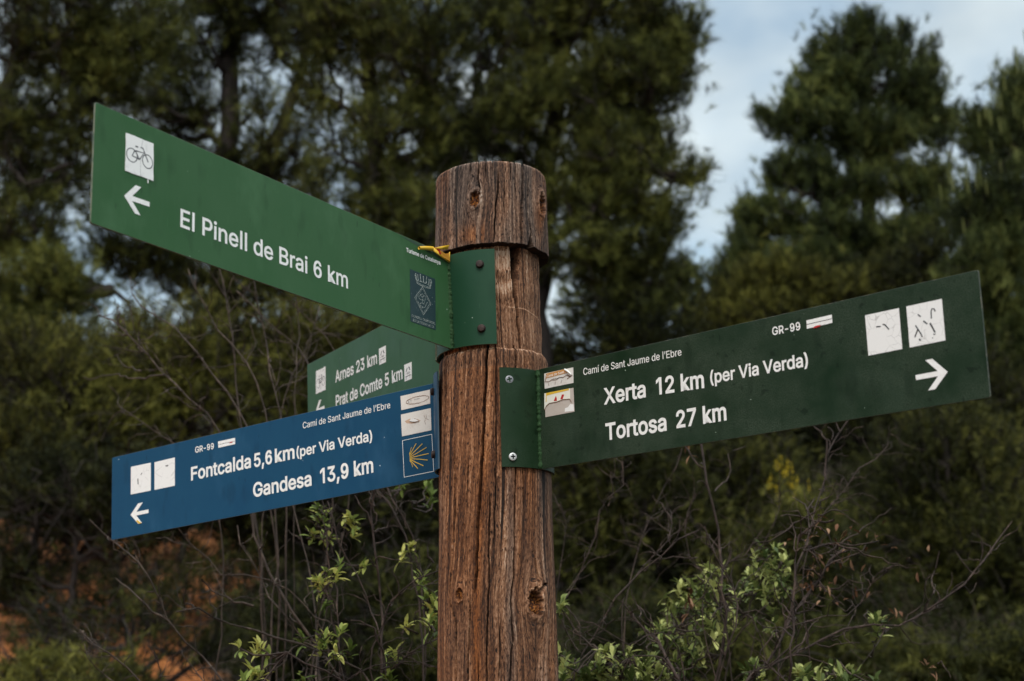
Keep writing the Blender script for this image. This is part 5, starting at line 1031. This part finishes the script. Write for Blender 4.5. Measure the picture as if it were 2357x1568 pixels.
G_BUSH = 'evergreen bushes on the bank'
def build_bushes():
    rows = [
        ('evergreen_bush', 'olive bush on the bank at the left edge, level with the blue sign', 90, 900, 7.6, [(90, 850, 190, 130, 420), (20, 1020, 150, 120, 260), (230, 960, 160, 110, 320)], M_NEEDLE3, .45),
        ('evergreen_bush', 'fresh green bush behind the tip of the blue sign and the bare grey twigs', 430, 900, 8.2, [(420, 790, 210, 120, 460), (330, 930, 170, 110, 320), (560, 900, 170, 130, 380)], M_NEEDLE3, .5),
        ('evergreen_bush', 'dark green bush in the gap between El Pinell and Arnes signs', 740, 900, 8.6, [(740, 780, 190, 110, 420), (900, 860, 160, 120, 330), (680, 930, 170, 110, 330)], M_NEEDLE3, .42),
        ('evergreen_bush', 'dark brown-green bush below the tip of the blue sign', 180, 1150, 6.6, [(160, 1130, 190, 100, 420), (370, 1140, 170, 90, 330), (20, 1310, 110, 70, 130)], M_BUSH, .25),
        ('evergreen_bush', 'dark bush under the middle of the blue sign, behind bare twigs', 650, 1150, 7.0, [(620, 1120, 190, 140, 470), (850, 1180, 190, 130, 440), (960, 1050, 130, 150, 300)], M_BUSH, .25),
        ('evergreen_bush', 'small bush scattered over the orange clay at lower left', 330, 1350, 5.6, [(330, 1390, 90, 35, 26), (110, 1420, 90, 35, 24), (480, 1470, 80, 40, 26)], M_BUSH, .3),
        ('evergreen_bush', 'light green bush in the bottom left corner', 90, 1560, 5.0, [(80, 1570, 130, 50, 170), (250, 1590, 110, 45, 110)], M_NEEDLE3, .55),
        ('evergreen_bush', 'dark bush right beside the post below the Xerta sign', 1380, 1050, 7.2, [(1380, 1040, 170, 130, 400), (1340, 1230, 130, 120, 290), (1500, 1160, 170, 120, 380)], M_BUSH, .4),
        ('evergreen_bush', 'green bush under the middle of the Xerta sign', 1700, 1100, 8.0, [(1680, 1080, 190, 120, 430), (1620, 1250, 160, 110, 330)], M_BUSH, .4),
        ('evergreen_bush', 'big dark bush filling the lower right edge', 2200, 1100, 7.4, [(2180, 1060, 210, 140, 520), (2290, 1260, 170, 150, 450), (2060, 1250, 180, 130, 430), (2250, 1450, 180, 130, 450), (2080, 1440, 160, 110, 300)], M_BUSH, .42),
        ('evergreen_bush', 'low dark green bush at the bottom behind the pale leafy shrub', 1800, 1330, 6.4, [(1820, 1300, 170, 110, 330), (1700, 1440, 170, 100, 300), (1930, 1450, 150, 100, 260)], M_BUSH, .3),
        ('evergreen_bush', 'dark bush behind the far end of the Xerta sign', 2140, 880, 10.0, [(2160, 880, 200, 110, 460), (2000, 930, 170, 100, 330), (2320, 960, 150, 130, 340)], M_BUSH, .35),
        ('evergreen_bush', 'dim bush hidden behind the post and the left part of the Xerta sign', 1400, 820, 11.0, [(1400, 800, 190, 90, 420), (1560, 850, 180, 100, 400), (1230, 860, 170, 120, 330), (1750, 880, 170, 100, 330)], M_BUSH, .35),
        ('evergreen_bush', 'low scrub bush in the bottom right corner', 2260, 1500, 5.4, [(2270, 1530, 150, 70, 260), (2080, 1540, 130, 60, 200)], M_BUSH, .4),
        ('evergreen_bush', 'low scrub bush along the bottom edge behind the crooked red-brown stems', 1700, 1500, 5.6, [(1880, 1520, 150, 60, 220), (1650, 1520, 150, 70, 230), (1480, 1480, 130, 80, 220)], M_BUSH, .35),
        ('evergreen_bush', 'low dark bush under the blue sign, left of the post and behind the leaf rosettes', 800, 1450, 5.8, [(700, 1450, 150, 90, 260), (900, 1400, 150, 110, 300), (980, 1530, 120, 70, 200)], M_BUSH, .3),
        ('evergreen_bush', 'far dim bush left of centre, higher up the slope than the Arnes sign', 620, 850, 12.5, [(560, 800, 190, 100, 330), (760, 830, 170, 100, 300), (950, 780, 170, 110, 300)], M_BUSH, .35),
        ('evergreen_bush', 'far olive bush at the left edge, above the tip of the blue sign', 200, 850, 12.0, [(180, 820, 190, 100, 330), (20, 860, 150, 110, 260), (360, 860, 170, 100, 300)], M_NEEDLE3, .4),
        ('evergreen_bush', 'far bush up the slope seen under the GR-99 end of the Xerta sign', 1860, 900, 13.5, [(1820, 960, 190, 110, 380), (1990, 1000, 170, 110, 300), (1650, 930, 170, 100, 300)], M_BUSH, .35),
        ('evergreen_bush', 'far bush at the right edge behind the arrow of the Xerta sign', 2280, 850, 13.0, [(2290, 790, 150, 120, 300), (2200, 960, 150, 110, 280)], M_BUSH, .35),
    ]
    for i, (nm, lab, px, py, Y, bl, m, tone) in enumerate(rows):
        b0 = base_at(px, Y); bl_ = [B(x, y, Y + random.Random(i * 9 + k).uniform(-.3, .3), rx, ry, (rx + ry) * .45, n) for k, (x, y, rx, ry, n) in enumerate(bl)]
        top = np.mean([b[0] for b in bl_], 0)
        conifer(nm, lab, 'bush', G_BUSH, [b0, b0 * .6 + top * .4, top], .035, [], bl_, 40 + i, m, per=20, length=.06, width=.0058, cell=.4, thr=.38, clump=2.2, tuft_n=3, tone0=tone, deadwood=350 if i in (3, 4, 9, 10) else 150, upright=.25)
    # further up the slope
    # broom in flower
    b0 = base_at(1850, 6.2); r = conifer('flowering_broom', 'bush with a few yellow flower spikes below the Xerta sign', 'bush', G_BUSH, [b0, at(1840, 1300, 6.2), at(1835, 1180, 6.2)], .02, [],
        [B(1835, 1200, 6.2, 90, 60, 80, 130), B(1800, 1290, 6.2, 90, 60, 80, 110)], 71, M_NEEDLE3, per=18, length=.06, width=.004, thr=.36, tone0=.5, upright=1.2)
    rng = np.random.default_rng(5); p = np.array([at(1820 + rng.normal() * 26, 1110 + rng.normal() * 34, 6.2 + rng.uniform(-.1, .1)) for _ in range(26)])
    V, F, tn = needles(rng, p - b0, np.tile([0, 0, 1.0], (26, 1)), 10, .022, .008, .9, .08, np.full(26, .5)); make_mesh('blossoms', V, F, M_BROOM, r, {'tone': tn})
build_bushes()

# pale candles of new growth on the pine at the right edge
def build_candles():
    par = [o for o in bpy.data.objects if o.get('label', '').startswith('pine at the right edge')][0]; org = np.array(par.location)
    rng = np.random.default_rng(3); T = []
    for cx, cy, sx, sy, n in ((2235, 430, 40, 50, 16), (2300, 270, 30, 50, 10), (2250, 590, 40, 50, 12), (2320, 400, 30, 40, 8), (2350, 300, 20, 40, 6), (2345, 150, 16, 40, 5)):
        for _ in range(n): T.append(at(cx + rng.normal() * sx * .6, cy + rng.normal() * sy * .6, 10.55 + rng.uniform(-.15, .15)))
    T = np.array(T); k = np.linspace(0, 1, 3)[None, :, None]
    P = T[:, None] + np.array([0, 0, .16]) * k - org; V, F = tubes(P, np.tile([.006, .007, .003], (len(T), 1)), 5); tone = np.repeat(rng.uniform(.2, .9, len(T)), 15)
    N, F2, tn = needles(rng, T + np.array([0, 0, .05]) - org, np.tile([0, 0, 1.0], (len(T), 1)), 26, .05, .004, .35, .16, rng.uniform(.2, .8, len(T)))
    make_mesh('new_shoots', np.vstack([V, N]), [F, F2 + len(V)], M_SHOOT, par, {'tone': np.r_[tone, tn]})
build_candles()

# ------------------------------------------------------------------ low scrub that carpets the bank (nobody could count it)
def build_undergrowth():
    rng = np.random.default_rng(77); n = 26000
    y = 2.6 + 13 * rng.uniform(0, 1, n) ** 1.25; x = (rng.uniform(-1, 1, n)) * (1.6 + (y + 2.6) * .42)
    k = vnoise2(x * .8, y * .8, 8) * .6 + vnoise2(x * 2.3, y * 2.3, 9) * .4
    clay = (x < -.19 * (y + 2.6)) & (y < 9.8)
    keep = np.where(clay, k > .64, k > .18)
    x, y, k = x[keep], y[keep], k[keep]
    hgt = rng.uniform(.02, .42, len(x)) * np.clip((k - .25) * 2.2, .25, 1) * np.where(clay[keep], .6, 1)
    p = np.stack([x, y, gz(x, y) + hgt], -1)
    ax = norm(rng.normal(size=p.shape) * .5 + np.array([0, -.15, .8]))
    V, F, tn = needles(rng, p, ax, 15, .075, .0105, .9, .16, np.clip(.32 + .5 * (vnoise2(x * 1.4, y * 1.4, 12) - .5), 0, 1))
    st = np.stack([x, y, gz(x, y) - .03], -1); P = np.stack([st, (st + p) / 2 + rng.normal(size=p.shape) * .03, p], 1)
    V2, F2 = tubes(P, np.tile([.005, .004, .002], (len(x), 1)), 3)
    o = make_mesh('undergrowth', np.vstack([V, V2]), [F, F2 + len(V)], [M_BUSH, M_TWIG], None, {'tone': np.r_[tn, np.full(len(V2), .2)]}, False, np.r_[np.zeros(len(F), int), np.ones(len(F2), int)])
    tag(o, None, kind='stuff')
build_undergrowth()

# ------------------------------------------------------------------ shrubs close behind the post
def leaf_mesh(rng, base, direc, L, W, tone, curl=.25):
    """lance-shaped leaves, folded a little along the midrib and drooping at the tip"""
    n = len(base); d = norm(direc)
    side = norm(np.cross(d, rand_unit(rng, n) * .35 + np.array([0, 0, 1.0]))); up = np.cross(side, d)
    L = L[:, None]; W = W[:, None]
    rows = []
    for s, wd, z in ((0, .10, 0), (.3, .75, .05), (.6, 1.0, .02), (.85, .55, -.10), (1.0, .04, -.22)):
        c = base + d * L * s + up * (z * curl * 4 * L * .35)
        rows += [c - side * W * wd * .5 + up * W * .16 * wd, c, c + side * W * wd * .5 + up * W * .16 * wd]
    V = np.stack(rows, 1).reshape(-1, 3)
    f = []
    for r in range(4):
        a = r * 3
        f += [(a, a + 1, a + 4, a + 3), (a + 1, a + 2, a + 5, a + 4)]
    F = (np.array(f)[None] + (np.arange(n) * 15)[:, None, None]).reshape(-1, 4)
    return V, F, np.repeat(tone, 15)

def grow_twigs(rng, stems, dens, lmin, lmax, up=.2, lo=.25):
    """short crooked side twigs along the given stems (pts, radius)"""
    out = []
    for P, r in stems:
        Ls = np.linalg.norm(np.diff(P, axis=0), axis=1).sum(); m = rng.poisson(dens * Ls)
        for _ in range(m):
            t = rng.uniform(lo, .98); i = min(int(t * (len(P) - 1)), len(P) - 2); p = P[i] + (P[i + 1] - P[i]) * (t * (len(P) - 1) - i)
            ax = norm((P[i + 1] - P[i])[None])[0]; d = norm((ax * rng.uniform(.3, 1.0) + rng.normal(size=3) * .55 + np.array([0, 0, up]))[None])[0]
            L = rng.uniform(lmin, lmax) * (1.15 - .6 * t); q = [p]; dd = d.copy()
            for s in range(6):
                dd = norm((dd + rng.normal(size=3) * .34)[None])[0]; q.append(q[-1] + dd * L / 6)
            out.append((np.array(q), r * .36))
    return out
def stem_tubes(buf, stems, org, sides=6, knob=.18, rng=None):
    for P, r in stems:
        k = max(8, min(40, int(np.linalg.norm(np.diff(P, axis=0), axis=1).sum() / .018)))
        Q = resample(P, k) if len(P) > 2 else np.linspace(P[0], P[-1], k)
        Q[1:-1] += rng.normal(size=(k - 2, 3)) * min(.0035, r * .9)
        rr = .88 * r * np.linspace(1, .42, k) * (1 + knob * rng.normal(size=k)).clip(.7, 1.5)
        V, F = tubes((Q - org)[None], rr[None], sides); buf.add(V, F)

def shrub(name, label, group, base, stems_px, seed, bark, twig=(9, .05, .16), rosettes=None, leaf=None, fill=None):
    """stems_px: (list of sighted points from tip to foot, depth at the tip, depth at the foot, radius mm, reaches the root)"""
    rng = np.random.default_rng(seed)
    base = np.array([base[0], base[1], float(gz(base[0], base[1])) - .05])
    root = empty(name, label, 'shrub', tuple(base), group)
    st = []
    for pts, y0, y1, rmm, rooted in stems_px:
        n = len(pts); P = [at(x, y, y0 + (y1 - y0) * i / max(n - 1, 1) + rng.normal() * .015) for i, (x, y) in enumerate(pts)]
        P = P[::-1]
        if rooted:
            low = P[0]; mid = base * .45 + low * .55 + rng.normal(size=3) * .04
            P = [base + rng.normal(size=3) * np.array([.05, .05, 0]), mid] + P
        st.append((np.array(P), rmm / 1000))
    t1 = grow_twigs(rng, st, *twig, lo=.3); t2 = grow_twigs(rng, t1, twig[0] * .9, twig[1] * .5, twig[2] * .5, lo=.2)
    b = Buf(); stem_tubes(b, st, base, 7, .14, rng); stem_tubes(b, t1, base, 5, .2, rng); stem_tubes(b, t2, base, 4, .2, rng)
    if rosettes:
        m, L0, W0, cnt = leaf; BP = []; BD = []; TN = []
        for x, y, Y, sz in rosettes:
            c = at(x, y, Y)
            for q in range(max(1, int(round(sz * .8)))):
                cc_ = c + rng.normal(size=3) * np.array([.022, .03, .018]) * (q > 0) * min(sz, 3) ** .5
                ax = norm((rng.normal(size=3) * .35 + np.array([0, -.15, .8]))[None])[0]
                # a shoot that joins the leaves to the nearest stem
                near = min((np.linalg.norm(Pp - cc_, axis=1).min(), i, int(np.linalg.norm(Pp - cc_, axis=1).argmin())) for i, (Pp, _) in enumerate(st + t1))
                pp = (st + t1)[near[1]][0][near[2]]
                k_ = np.linspace(0, 1, 6)[:, None]; S = pp * (1 - k_) + cc_ * k_ + rng.normal(size=(6, 3)) * .008 * np.sin(k_ * math.pi) - np.array([0, 0, .1]) * near[0] * np.sin(k_ * math.pi)
                V, F = tubes((S - base)[None], np.linspace(.0022, .0016, 6)[None], 4); b.add(V, F)
                n = rng.integers(cnt - 3, cnt + 4); h = rng.uniform(-.022, .008, n)
                d = rand_unit(rng, n) * .9 + ax * rng.uniform(.1, 1.3, n)[:, None]
                BP.append(cc_ + ax * h[:, None] - base); BD.append(d); TN.append(np.clip(.36 + .42 * rng.normal() + .24 * rng.normal(size=n) + .25 * (h > 0), 0, 1))
        BP = np.concatenate(BP); n = len(BP)
        V, F, tn = leaf_mesh(rng, BP, np.concatenate(BD), L0 * rng.uniform(.6, 1.15, n), W0 * rng.uniform(.75, 1.2, n), np.concatenate(TN))
        make_mesh('leaves', V, F, m, root, {'tone': tn}, True)
    b.obj('stems', bark, root, True)
    return root, base, st
def Z1(*p): return [((x / 2.614) / 1.0607, (500 + y / 2.614) / 1.0607) for x, y in p]
def Z2(*p): return [((x / 2.182) / 1.0607, (1100 + y / 2.182) / 1.0607) for x, y in p]
def Z3(*p): return [((1320 + x / 1.9975) / 1.0607, (1000 + y / 1.9975) / 1.0607) for x, y in p]

G_SH = 'shrubs close behind the post'
def build_shrubs():
    # bare grey shrub spreading to the left
    S = [(Z1((625, 705), (770, 770), (920, 930), (1060, 1080), (1200, 1220), (1390, 1440)), 1.35, 1.2, 5.0, True),
         (Z1((750, 630), (758, 700), (775, 765)), 1.36, 1.34, 3.0, False),
         (Z1((530, 1100), (600, 1108), (690, 1085), (860, 1110), (1050, 1085)), 1.40, 1.28, 3.4, False),
         (Z1((830, 460), (850, 580), (940, 680), (1120, 790), (1250, 930), (1400, 1130), (1560, 1370)), 1.5, 1.2, 4.4, True),
         (Z1((1200, 410), (1290, 620), (1360, 760), (1490, 920), (1590, 1040), (1700, 1360)), 1.25, 1.15, 4.4, True),
         (Z1((1395, 390), (1450, 650), (1490, 900), (1500, 1150), (1540, 1390)), 1.3, 1.2, 4.2, True),
         (Z1((1620, 470), (1660, 720), (1710, 960), (1750, 1150), (1780, 1340)), 1.15, 1.1, 4.8, True),
         (Z1((1510, 550), (1690, 720), (1910, 940), (1960, 1010)), 1.4, 1.3, 3.8, True),
         (Z1((1885, 560), (1910, 740), (1900, 930)), 1.3, 1.25, 2.8, True),
         (Z1((1860, 630), (2010, 760), (2090, 870)), 1.35, 1.3, 3.2, True),
         (Z1((750, 960), (800, 1030), (900, 1060)), 1.42, 1.35, 2.6, False),
         (Z1((760, 1290), (850, 1350), (990, 1440), (1110, 1520)), 1.1, 1.1, 3.6, True),
         (Z1((2040, 650), (2000, 800), (1880, 1080), (1800, 1300)), 1.45, 1.3, 3.4, True)]
    shrub('bare_shrub', 'bare grey-brown shrub fanning out behind the Arnes and blue signs', G_SH, (-.62, 1.35), S, 101, M_TWIG, (5.5, .06, .22))
    S = [(Z2((475, 368), (600, 480), (690, 560), (760, 660), (830, 760), (880, 870), (960, 990), (1060, 1090), (1180, 1222)), .75, .8, 4.6, True),
         (Z2((615, 680), (720, 770), (800, 850), (900, 910)), .8, .78, 3.2, False),
         (Z2((425, 955), (530, 1040), (700, 1180), (770, 1225)), .7, .75, 4.2, True),
         (Z2((950, 415), (1020, 510), (1130, 600), (1160, 640), (1400, 675), (1560, 760)), .9, .9, 3.4, True),
         (Z2((1265, 400), (1280, 500), (1360, 620), (1420, 740), (1500, 850), (1600, 990), (1700, 1060)), .95, .9, 3.8, True),
         (Z2((1340, 340), (1400, 560), (1480, 700), (1580, 900), (1690, 1050), (1700, 1229)), .9, .85, 7.5, True),
         (Z2((1560, 290), (1600, 500), (1660, 650), (1670, 800), (1690, 1000)), 1.0, .9, 4.6, True),
         (Z2((940, 860), (1050, 840), (1130, 890), (1200, 930), (1420, 980), (1620, 1040), (1800, 1110), (1910, 1180)), .55, .7, 5.2, True),
         (Z2((1075, 690), (1130, 750), (1230, 800), (1350, 830)), .7, .75, 3.2, False),
         (Z2((450, 1030), (480, 1100), (530, 1180), (600, 1225)), .7, .72, 3.0, True),
         (Z2((820, 1075), (845, 1140), (850, 1229)), .65, .65, 2.8, True),
         (Z2((965, 1080), (1010, 1150), (1100, 1229)), .6, .6, 3.2, True),
         (Z2((990, 740), (985, 800), (1040, 850)), .6, .62, 2.6, False)]
    shrub('bare_shrub', 'dark bare shrub at lower left with long arching twigs below the blue sign', G_SH, (-.50, .85), S, 102, M_TWIG, (5.5, .05, .17))
    # shrub with pale leaf rosettes between the blue sign and the post
    S = [(Z2((1745, 270), (1790, 450), (1850, 570), (1920, 690), (1960, 800), (2000, 900)), .75, .7, 3.6, True),
         (Z2((2000, 200), (1990, 400), (2000, 600), (2020, 760), (2030, 1000), (2030, 1229)), .65, .6, 6.2, True),
         (Z2((2110, 345), (2060, 400), (1995, 435)), .64, .65, 3.0, False), (Z2((1890, 240), (1950, 330), (1992, 420)), .7, .66, 3.2, False),
         (Z2((2010, 210), (2080, 300), (2160, 450), (2210, 700)), .95, .9, 4.4, True), (Z2((2060, 190), (2130, 330), (2230, 560), (2260, 800)), 1.0, .95, 4.4, True),
         (Z2((2340, 640), (2160, 740), (2050, 870), (2025, 960)), .55, .6, 3.8, True), (Z2((1870, 905), (2000, 960), (2045, 1090)), .5, .55, 3.0, False),
         (Z2((1530, 1075), (1680, 1150), (1850, 1229)), .45, .5, 5.0, True), (Z2((2290, 470), (2280, 560), (2310, 600)), .55, .55, 2.4, False),
         (Z2((2340, 1000), (2200, 1060), (2120, 1140), (2060, 1229)), .5, .55, 3.4, True), (Z2((2340, 1160), (2180, 1120), (1960, 1160), (1850, 1229)), .5, .5, 3.0, True),
         (Z2((1700, 330), (1725, 420), (1745, 560), (1790, 760), (1800, 940)), .8, .7, 4.4, True), (Z2((1720, 700), (1770, 860), (1800, 1000), (1830, 1200)), .7, .65, 3.4, True)]
    ro = []
    for (x, y, Y, sz) in ((1690, 320, .78, 2), (1735, 345, .78, 3), (1840, 355, .76, 3), (1875, 430, .76, 1), (1660, 460, .8, 1), (1810, 610, .74, 2), (1700, 690, .72, 2), (1745, 650, .72, 2), (1720, 740, .7, 4), (1400, 1070, .55, 2), (1340, 1195, .5, 3), (1380, 1215, .5, 2), (1820, 965, .62, 2), (1740, 1010, .64, 3), (1705, 1060, .62, 2), (1790, 1085, .6, 1), (2250, 680, .6, 2), (2100, 1080, .55, 1), (2275, 190, 1.2, 3), (2300, 240, 1.2, 2), (2190, 515, .9, 2), (2300, 870, .62, 3), (2320, 800, .62, 2), (2320, 950, .62, 2), (2060, 1180, .5, 2), (1600, 1200, .55, 1), ):
        p = Z2((x, y))[0]; ro.append((p[0], p[1], Y, sz))
    shrub('leafy_shrub', 'thin shrub with yellow-green leaf rosettes between the blue sign and the post', G_SH, (-.16, .75), S, 103, M_TWIGD, (7, .05, .18), ro, (M_LEAF2, .031, .0100, 11))
    # right of the post
    S = [(Z3((690, 190), (600, 380), (520, 560), (470, 720), (440, 830)), 1.3, 1.2, 3.6, True), (Z3((770, 590), (640, 660), (560, 740), (440, 850), (330, 980), (290, 1080), (200, 1200)), .75, .7, 4.2, True),
         (Z3((640, 500), (620, 640), (480, 780)), .9, .8, 3.0, True), (Z3((400, 250), (395, 380), (300, 460), (280, 560), (200, 780), (95, 950)), .9, .8, 3.2, True), (Z3((95, 450), (120, 560), (85, 800)), 1.0, 1.0, 2.4, True),
         (Z3((430, 985), (540, 1100), (620, 1230), (670, 1322)), .7, .6, 6.0, True), (Z3((545, 420), (620, 500), (640, 560)), .9, .88, 2.4, False), (Z3((340, 310), (350, 400), (330, 470)), .92, .9, 2.2, False), (Z3((95, 1050), (200, 1100), (250, 1040), (340, 1090), (420, 1150), (540, 1100)), .6, .6, 2.8, True), (Z3((560, 730), (660, 720), (765, 722)), .8, .85, 2.0, False), (Z3((755, 410), (700, 560), (720, 700), (790, 800)), .85, .8, 2.6, True)]
    shrub('bare_shrub', 'thin bare twigs right beside the post under the Xerta sign', G_SH, (.42, .8), S, 104, M_TWIGD, (9, .05, .20))
    S = [(Z3((1170, 520), (1230, 515), (1340, 545), (1430, 540)), .55, .55, 2.6, False), (Z3((1365, 450), (1350, 520), (1330, 568), (1270, 610), (1245, 720), (1240, 900), (1245, 1050), (1220, 1200), (1205, 1322)), .55, .55, 6.0, True),
         (Z3((780, 150), (800, 320), (830, 450), (860, 600), (880, 760), (890, 900), (900, 1100), (860, 1322)), .9, .8, 6.5, True), (Z3((800, 570), (830, 680), (880, 760), (940, 850), (960, 960), (930, 1120), (860, 1290)), .7, .7, 4.2, True),
         (Z3((1500, 50), (1410, 200), (1380, 350), (1350, 470), (1320, 580), (1280, 700), (1230, 900), (1160, 1180)), 1.05, .8, 4.6, True), (Z3((1320, 70), (1390, 150), (1385, 300), (1370, 420)), 1.1, 1.0, 3.0, False), (Z3((1700, 80), (1702, 150), (1560, 290), (1480, 400), (1400, 480)), 1.15, 1.0, 3.0, True),
         (Z3((1650, 640), (1560, 655), (1450, 650), (1280, 690)), .6, .6, 3.0, False), (Z3((1775, 770), (1700, 735), (1620, 720), (1500, 670), (1400, 655)), .6, .6, 2.6, False), (Z3((1690, 790), (1640, 800), (1590, 900), (1540, 970), (1400, 1010), (1270, 1030)), .7, .65, 3.4, True),
         (Z3((1480, 680), (1400, 760), (1330, 870), (1260, 960), (1190, 1090), (1140, 1200), (1020, 1310)), .75, .65, 7.0, True), (Z3((2300, 545), (2200, 700), (2080, 830), (1900, 980), (1750, 1050), (1600, 1050), (1400, 1110), (1200, 1210), (1030, 1322)), .8, .65, 5.2, True),
         (Z3((1165, 400), (1172, 450), (1140, 560), (1070, 680), (900, 750)), .85, .8, 2.4, True), (Z3((1000, 180), (930, 210), (920, 310), (850, 400)), 1.0, .9, 2.6, False), (Z3((1945, 690), (1920, 780), (1915, 900)), .85, .8, 2.4, False), (Z3((1080, 1140), (1100, 1240), (1200, 1322)), .5, .5, 3.4, True), (Z3((1290, 1060), (1300, 1130), (1250, 1190)), .55, .55, 2.4, False), (Z3((2000, 1310), (1960, 1240), (1940, 1240)), .6, .6, 2.4, False), (Z3((1030, 650), (1130, 625), (1240, 560), (1340, 500)), .75, .7, 2.4, False), (Z3((1710, 480), (1600, 560), (1480, 640), (1400, 700)), .9, .8, 2.2, False)]
    r, b, st = shrub('bare_shrub', 'dark red-brown bare shrub with crooked stems and a few dry leaves at lower right', G_SH, (.75, .75), S, 105, M_TWIGD, (10, .05, .20))
    rng = np.random.default_rng(9); bp = []; bd = []
    for x, y, Y, n in ((540, 885, .75, 7), (600, 945, .75, 5), (1350, 770, .75, 26), (1390, 830, .75, 22), (1470, 615, .6, 7), (1540, 600, .6, 4), (1790, 705, .58, 3), (1600, 705, .62, 5), (1690, 960, .75, 10), (1810, 1300, .6, 8), (270, 265, 1.0, 7), (1420, 525, .58, 3), (1730, 590, .8, 4), (1340, 600, .6, 6)):
        p = Z3((x, y))[0]; c = at(p[0], p[1], Y)
        bp.append(c + rng.normal(size=(n, 3)) * .018 * (1 + (n > 12)) - b); bd.append(rng.normal(size=(n, 3)) + np.array([0, 0, -.4]))
    bp = np.concatenate(bp); n = len(bp)
    sk = np.concatenate([resample(P, 60) for P, _ in st]) - b; near = sk[np.argmin(np.linalg.norm(bp[:, None] - sk[None], axis=2), 1)]
    bp = near + (bp - near) * np.minimum(1, .03 / np.maximum(np.linalg.norm(bp - near, axis=1), 1e-6))[:, None]
    V, F, tn = leaf_mesh(rng, bp, np.concatenate(bd), .024 * rng.uniform(.6, 1.2, n), .006 * rng.uniform(.7, 1.5, n), rng.uniform(0, 1, n), .5)
    make_mesh('dry_leaves', V, F, M_DRY, r, {'tone': tn}, True)
    # pale leafy shrub, lower right
    S = [(Z3((840, 820), (800, 920), (760, 1050), (740, 1322)), 1.0, .95, 5, True), (Z3((1080, 770), (1060, 880), (1000, 1000), (930, 1200), (900, 1322)), 1.05, 1.0, 5, True), (Z3((1170, 700), (1150, 820), (1080, 980)), 1.1, 1.05, 3.6, True), (Z3((620, 960), (620, 1060), (660, 1180), (700, 1300)), .95, .95, 4, True), (Z3((640, 1080), (600, 1180), (600, 1322)), .9, .9, 3.5, True)]
    ro = []; rng = np.random.default_rng(12)
    for x, y, sx, sy, n in ((710, 900, 50, 40, 9), (790, 870, 50, 40, 9), (850, 840, 40, 40, 8), (1060, 850, 60, 50, 14), (1100, 790, 40, 40, 8), (1155, 730, 35, 40, 7), (1130, 880, 50, 40, 10), (640, 1000, 50, 40, 9), (600, 1090, 50, 40, 9), (680, 1120, 50, 40, 9), (740, 1180, 60, 40, 9), (860, 1070, 50, 40, 8), (780, 1000, 60, 40, 9), (960, 900, 40, 40, 6), (900, 960, 50, 40, 6), (1080, 960, 50, 40, 6), (700, 1250, 50, 40, 6)):
        for _ in range(n):
            p = Z3((x + rng.normal() * sx, y + rng.normal() * sy))[0]; ro.append((p[0], p[1], 1.0 + rng.normal() * .1, 1))
    shrub('leafy_shrub', 'full pale green leafy shrub at lower right, below the Tortosa lettering', G_SH, (.55, 1.05), S, 106, M_TWIG, (5, .05, .14), ro, (M_LEAF, .030, .0112, 9))
    S = [(Z3((350, 1200), (380, 1260), (400, 1322)), .75, .7, 4, True), (Z3((530, 1240), (500, 1322)), .75, .7, 4, True), (Z3((140, 1260), (150, 1322)), .8, .8, 4, True), (Z3((250, 1240), (260, 1322)), .8, .8, 3, True)]
    ro = []
    for x, y, sx, sy, n in ((350, 1220, 50, 30, 9), (450, 1265, 60, 30, 10), (540, 1280, 40, 30, 7), (250, 1270, 50, 30, 9), (150, 1275, 40, 30, 8), (300, 1310, 70, 20, 10), (480, 1320, 80, 20, 10), (95, 960, 8, 20, 3), (100, 1230, 20, 30, 4)):
        for _ in range(n):
            p = Z3((x + rng.normal() * sx, y + rng.normal() * sy))[0]; ro.append((p[0], p[1], .72 + rng.normal() * .06, 1))
    shrub('leafy_shrub', 'low leafy shrub along the bottom edge just right of the post', G_SH, (.33, .72), S, 107, M_TWIG, (5, .04, .10), ro, (M_LEAF, .030, .0112, 9))
    S = [(Z3((1400, 1290), (1380, 1322)), .6, .6, 3, True), (Z3((1640, 1040), (1650, 1100), (1600, 1200), (1500, 1322)), .8, .75, 3, True), (Z3((1050, 1270), (1060, 1322)), .6, .6, 3, True)]
    ro = []
    for x, y, sx, sy, n in ((1400, 1315, 60, 20, 10), (1520, 1325, 60, 20, 8), (1645, 1030, 18, 16, 3), (1665, 1110, 10, 10, 1), (1040, 1290, 30, 20, 5), (1280, 1320, 40, 20, 6)):
        for _ in range(n):
            p = Z3((x + rng.normal() * sx, y + rng.normal() * sy))[0]; ro.append((p[0], p[1], .68 + rng.normal() * .05, 1))
    shrub('leafy_shrub', 'sparse leafy shoots along the bottom edge right of the dark crooked stems', G_SH, (.95, .75), S, 108, M_TWIG, (5, .04, .10), ro, (M_LEAF, .034, .013, 9))
build_shrubs()
